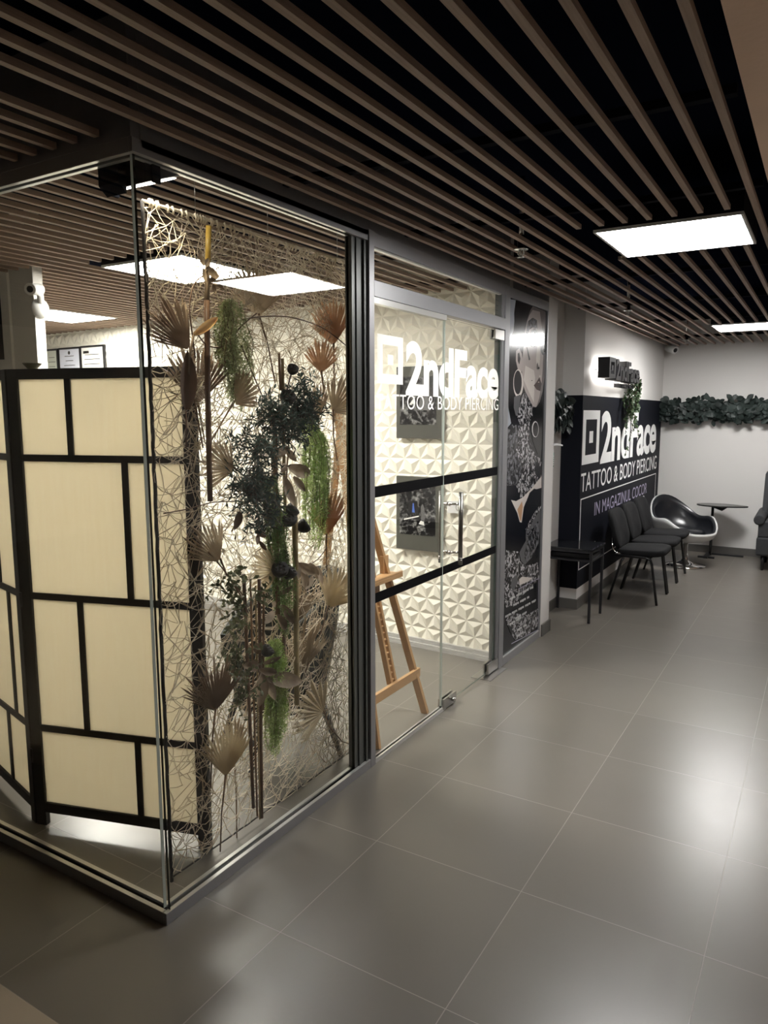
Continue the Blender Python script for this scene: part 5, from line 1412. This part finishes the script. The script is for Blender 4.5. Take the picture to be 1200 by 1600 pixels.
# ferns and foliage
def fern(label, path, width, mat, n=50, needle=.021, w=.02, seed=3, dens=.0042):
    rnd = random.Random(seed)
    t = thing('hanging_fern', label, 'fern', tuple(P(path[0], w)), 'green ferns on the net')
    q = MB(); st = MB()
    pp = [P(p, w) for p in path]
    seg = [(pp[i + 1] - pp[i]).length for i in range(len(pp) - 1)]; T = sum(seg)
    def at(s):
        for i, l in enumerate(seg):
            if s <= l or i == len(seg) - 1: return pp[i] + (pp[i + 1] - pp[i]) * min(1, s / l)
            s -= l
    for k in range(n):
        s0 = T * rnd.uniform(0, .35) if k > n * .3 else 0; s1 = T * rnd.uniform(.5, 1.0)
        ou, ow = rnd.uniform(-1, 1) * width, rnd.uniform(-.5, .6) * min(width, .05); m = 9; pts = []
        for i in range(m + 1):
            f_ = i / m; s = s0 + (s1 - s0) * f_
            wd = math.sin(math.pi * min(1, .12 + .8 * s / T)) ** .6
            pts.append(at(s) + Vector((ow * wd, ou * wd + .011 * math.sin(9 * f_ + k), .004 * math.sin(5 * f_ + k))))
        if k % 4 == 0: st.tube(pts, .0012, 4, cap=False)
        for a, b in zip(pts, pts[1:]):
            c = max(1, int((b - a).length / dens))
            for i in range(c):
                o_ = a + (b - a) * ((i + rnd.random()) / c); d = Vector((rnd.uniform(-.7, .7), rnd.uniform(-1, 1), rnd.uniform(-.9, .5))).normalized() * needle * rnd.uniform(.6, 1.2)
                s_ = d.cross(Vector((rnd.uniform(-1, 1), .3, .4))).normalized() * .0021
                q.add([o_ - s_, o_ + s_, o_ + d], [(0, 1, 2)])
    q.build('foliage', mat, t); st.build('stem', 'stick_dk', t)
    return t
fern('pale green fern spray hanging at upper left of the net', [(2.046, 2.083), (2.047, 1.947), (2.067, 1.786), (2.05, 1.692)], .075, 'fern_pl', 90, seed=4)
fern('wide bright green fern spray right of the dark bush', [(2.478, 1.654), (2.539, 1.558), (2.534, 1.365), (2.518, 1.086)], .095, 'fern', 85, seed=5)
fern('green fern spray hanging down beside the middle sticks', [(2.238, 1.429), (2.263, 1.233), (2.297, 1.015), (2.318, 0.737)], .05, 'fern_dk', 70, seed=6)
fern('vivid green fern spray hanging lowest beside the stick bundle', [(2.239, 0.759), (2.243, 0.621), (2.237, 0.43), (2.231, 0.264)], .05, 'fern', 95, seed=7)

def bush(label, cx, blobs, mat='euc', seed=2, leafL=.034, leafW=.0065, nb=95, w=.03):
    rnd = random.Random(seed)
    t = thing('leafy_spray', label, 'foliage', tuple(P(cx, w)), 'dark leafy sprays on the net')
    q = MB(); st = MB()
    for (uv, ru, rv, k_) in blobs:
        for b in range(int(nb * k_)):
            a = rnd.uniform(0, 2 * math.pi); r = math.sqrt(rnd.random())
            o_ = P((uv[0] + ru * r * math.cos(a), uv[1] + rv * r * math.sin(a)), w + rnd.uniform(-.03, .05))
            d = Vector((rnd.uniform(-.4, .6), rnd.uniform(-1, 1), rnd.uniform(-1, .8))).normalized(); L0 = rnd.uniform(.04, .09)
            st.tube([o_, o_ + d * L0], .001, 3, cap=False)
            for i in range(9):
                p = o_ + d * L0 * i / 8
                dl = (d * .5 + Vector((rnd.uniform(-1, 1), rnd.uniform(-1, 1), rnd.uniform(-1, 1)))).normalized()
                mesh_leaf(q, p, dl, Vector((rnd.uniform(-1, 1), rnd.uniform(-1, 1), rnd.uniform(-1, 1))), leafL * rnd.uniform(.6, 1.1), leafW, .1, .2, 2)
    q.build('foliage', mat, t); st.build('stem', 'stick_dk', t)
bush('dark blue green leafy spray crowning the middle sticks', (2.359, 1.693), [((2.258, 1.68), .085, .06, 1.0), ((2.444, 1.694), .075, .045, .8), ((2.336, 1.611), .10, .035, .7), ((2.424, 1.772), .04, .03, .3)], seed=2)
bush('dark blue green leafy spray hanging left of the middle sticks', (2.118, 1.45), [((2.129, 1.547), .10, .05, .8), ((2.124, 1.425), .10, .06, 1.0), ((2.149, 1.298), .07, .05, .6), ((2.072, 1.38), .06, .06, .4)], seed=3)
bush('olive vine with small leaves hanging right of the bark plank', (1.983, 0.928), [((1.969, 1.066), .055, .05, .28), ((1.99, 0.926), .06, .06, .34), ((1.97, 0.782), .055, .05, .28), ((2.046, 0.989), .05, .06, .25)], mat='vine', seed=5, leafL=.026, leafW=.014, nb=42)
bush('small leafy twigs beside the charcoal armchair, low', (2.033, 0.661), [((2.045, 0.709), .05, .03, .25), ((2.012, 0.604), .03, .04, .2)], mat='vine', seed=6, leafL=.024, leafW=.013, nb=60)

# thin arched twigs
def twig(label, pts, r=.0025, w=.03, mat='stick_dk'):
    sm = []
    pts = [P(p, w) for p in pts]
    for i in range(len(pts) - 1):
        p0, p1, p2, p3 = pts[max(i - 1, 0)], pts[i], pts[i + 1], pts[min(i + 2, len(pts) - 1)]
        for k in range(8):
            s = k / 8; sm.append(.5 * ((2 * p1) + (p2 - p0) * s + (2 * p0 - 5 * p1 + 4 * p2 - p3) * s * s + (3 * p1 - p0 - 3 * p2 + p3) * s ** 3))
    sm.append(pts[-1])
    q = MB(); q.tube(sm, r, 6); tag(q.build('arched_twig', mat), label, 'twig', 'arched twigs on the net')
twig('thin black twig arching from the top fan leaf to the right edge cord', [(2.091, 2.02), (2.214, 2.045), (2.39, 2.059), (2.61, 2.034), (2.847, 1.948)])
twig('dark twig looping under the pale fern at upper left', [(1.857, 1.952), (1.897, 1.917), (1.96, 1.91), (2.026, 1.94), (2.076, 1.991), (2.17, 2.052)])
twig('dark twig looping left of the golden tipped pole', [(1.909, 2.155), (1.853, 2.111), (1.828, 2.034), (1.834, 1.961), (1.847, 1.865)])
twig('dark twig slanting from the pale fern to the dark bush', [(2.08, 1.926), (2.133, 1.836), (2.195, 1.737)])
twig('dark twig crossing the net at mid height from the left cord', [(1.677, 1.348), (1.786, 1.351), (1.909, 1.361), (2.06, 1.35)], .002)
twig('slanting brown stem from the wide palm leaf to the stick bundle', [(1.876, 1.186), (1.963, 1.092), (2.069, 0.945)], .003, mat='stick')
twig('pale bent stem right of the low curled leaves', [(2.283, 0.575), (2.336, 0.62), (2.417, 0.71), (2.549, 0.777)], .003, mat='raffia')
twig('long fine stem curving below the orange palm leaf', [(2.604, 1.087), (2.541, 1.048), (2.462, 1.025), (2.389, 0.983)], .002)

# =================================================================== greenery along the walls
M['garland'] = leafy('dark_garland_leaf', (.010, .016, .014), (.045, .060, .055), .45, .1, 6)
def garland(label, x0, x1, axis_y, z0, z1, n, seed, face, name='leaf_garland'):
    """face: 'y' = runs along X on a wall facing -Y; 'x' = runs along Y on a wall facing +X"""
    rnd = random.Random(seed)
    t = thing(name, label, 'garland', ((x0 + x1) / 2, axis_y, z0) if face == 'y' else (axis_y, (x0 + x1) / 2, z0))
    q = MB()
    for i in range(n):
        a = rnd.uniform(x0, x1); b = z0 + (z1 - z0) * min(1, max(0, rnd.gauss(.5, .27))); dp = rnd.uniform(.01, .10)
        s = rnd.uniform(.035, .058)
        if face == 'y': o_, nn = Vector((a, axis_y - dp, b)), Vector((rnd.uniform(-.7, .7), -1, rnd.uniform(-.3, .7)))
        else: o_, nn = Vector((axis_y + dp, a, b)), Vector((1, rnd.uniform(-.7, .7), rnd.uniform(-.3, .7)))
        d = Vector((rnd.uniform(-1, 1), rnd.uniform(-.3, .3), rnd.uniform(-1.1, .7))) if face == 'y' else Vector((rnd.uniform(-.3, .3), rnd.uniform(-1, 1), rnd.uniform(-1.1, .7)))
        mesh_leaf(q, o_, d, nn, s * 1.5, s * 1.1, rnd.uniform(-.2, .2), .2, 4)
    q.build('foliage', 'garland', t)
    q = MB()
    if face == 'y': q.tube([(x0 + .02, axis_y - .03, (z0 + z1) / 2), (x1, axis_y - .03, (z0 + z1) / 2)], .006, 6)
    else: q.tube([(axis_y + .03, x0, (z0 + z1) / 2), (axis_y + .03, x1, (z0 + z1) / 2)], .006, 6)
    q.build('stem', 'stick_dk', t)
garland('long dark green leaf garland running across the far wall', -1.74, .8, YF - .055, 1.60, 1.835, 2200, 21, 'y')
garland('short dark leaf garland in the recess behind the white pillar', 5.55, 6.02, -1.915, 1.57, 1.84, 330, 22, 'x')
# ivy in front of the sign wall
rnd = random.Random(31)
t = thing('trailing_ivy', 'green ivy trailing from the raised sign over the white wall lettering', 'plant', (-1.70, 7.55, 2.0))
q = MB(); st = MB()
M['ivy'] = leafy('ivy_leaf', (.02, .05, .02), (.10, .15, .07), .5, .2, 20)
for k in range(17):
    y0 = 7.60 + rnd.uniform(-.08, .12); z = 2.06 - rnd.uniform(0, .10); ln = rnd.uniform(.25, .62) if k else .78
    pts = [Vector((-1.66, y0, z))]; side = rnd.uniform(-.24, .26)
    for i in range(1, 9): pts.append(Vector((-1.68 + .05 * math.sin(k + i * .5), y0 + side * math.sin(i / 8 * 1.5) * (1 if k else .3) + .02 * math.sin(i + k), z - ln * i / 8)))
    st.tube(pts, .0018, 4, cap=False)
    for a, b in zip(pts, pts[1:]):
        for i in range(5):
            o_ = a + (b - a) * rnd.random()
            mesh_leaf(q, o_, (rnd.uniform(-.3, .6), rnd.uniform(-1, 1), rnd.uniform(-1, .4)), (1, rnd.uniform(-.5, .5), rnd.uniform(0, .6)), rnd.uniform(.026, .044), .026, .1, .25, 3)
q.build('foliage', 'ivy', t); st.build('stem', 'stick_dk', t)
q = MB(); q.lathe([(0, 0), (.04, 0), (.05, .05), (.045, .055), (0, .05)], (-1.70, 7.55, 2.02), 16); q.tube([(XP, 7.55, 2.03), (-1.70, 7.55, 2.03)], .006, 8); q.build('pot', 'blackp', t)
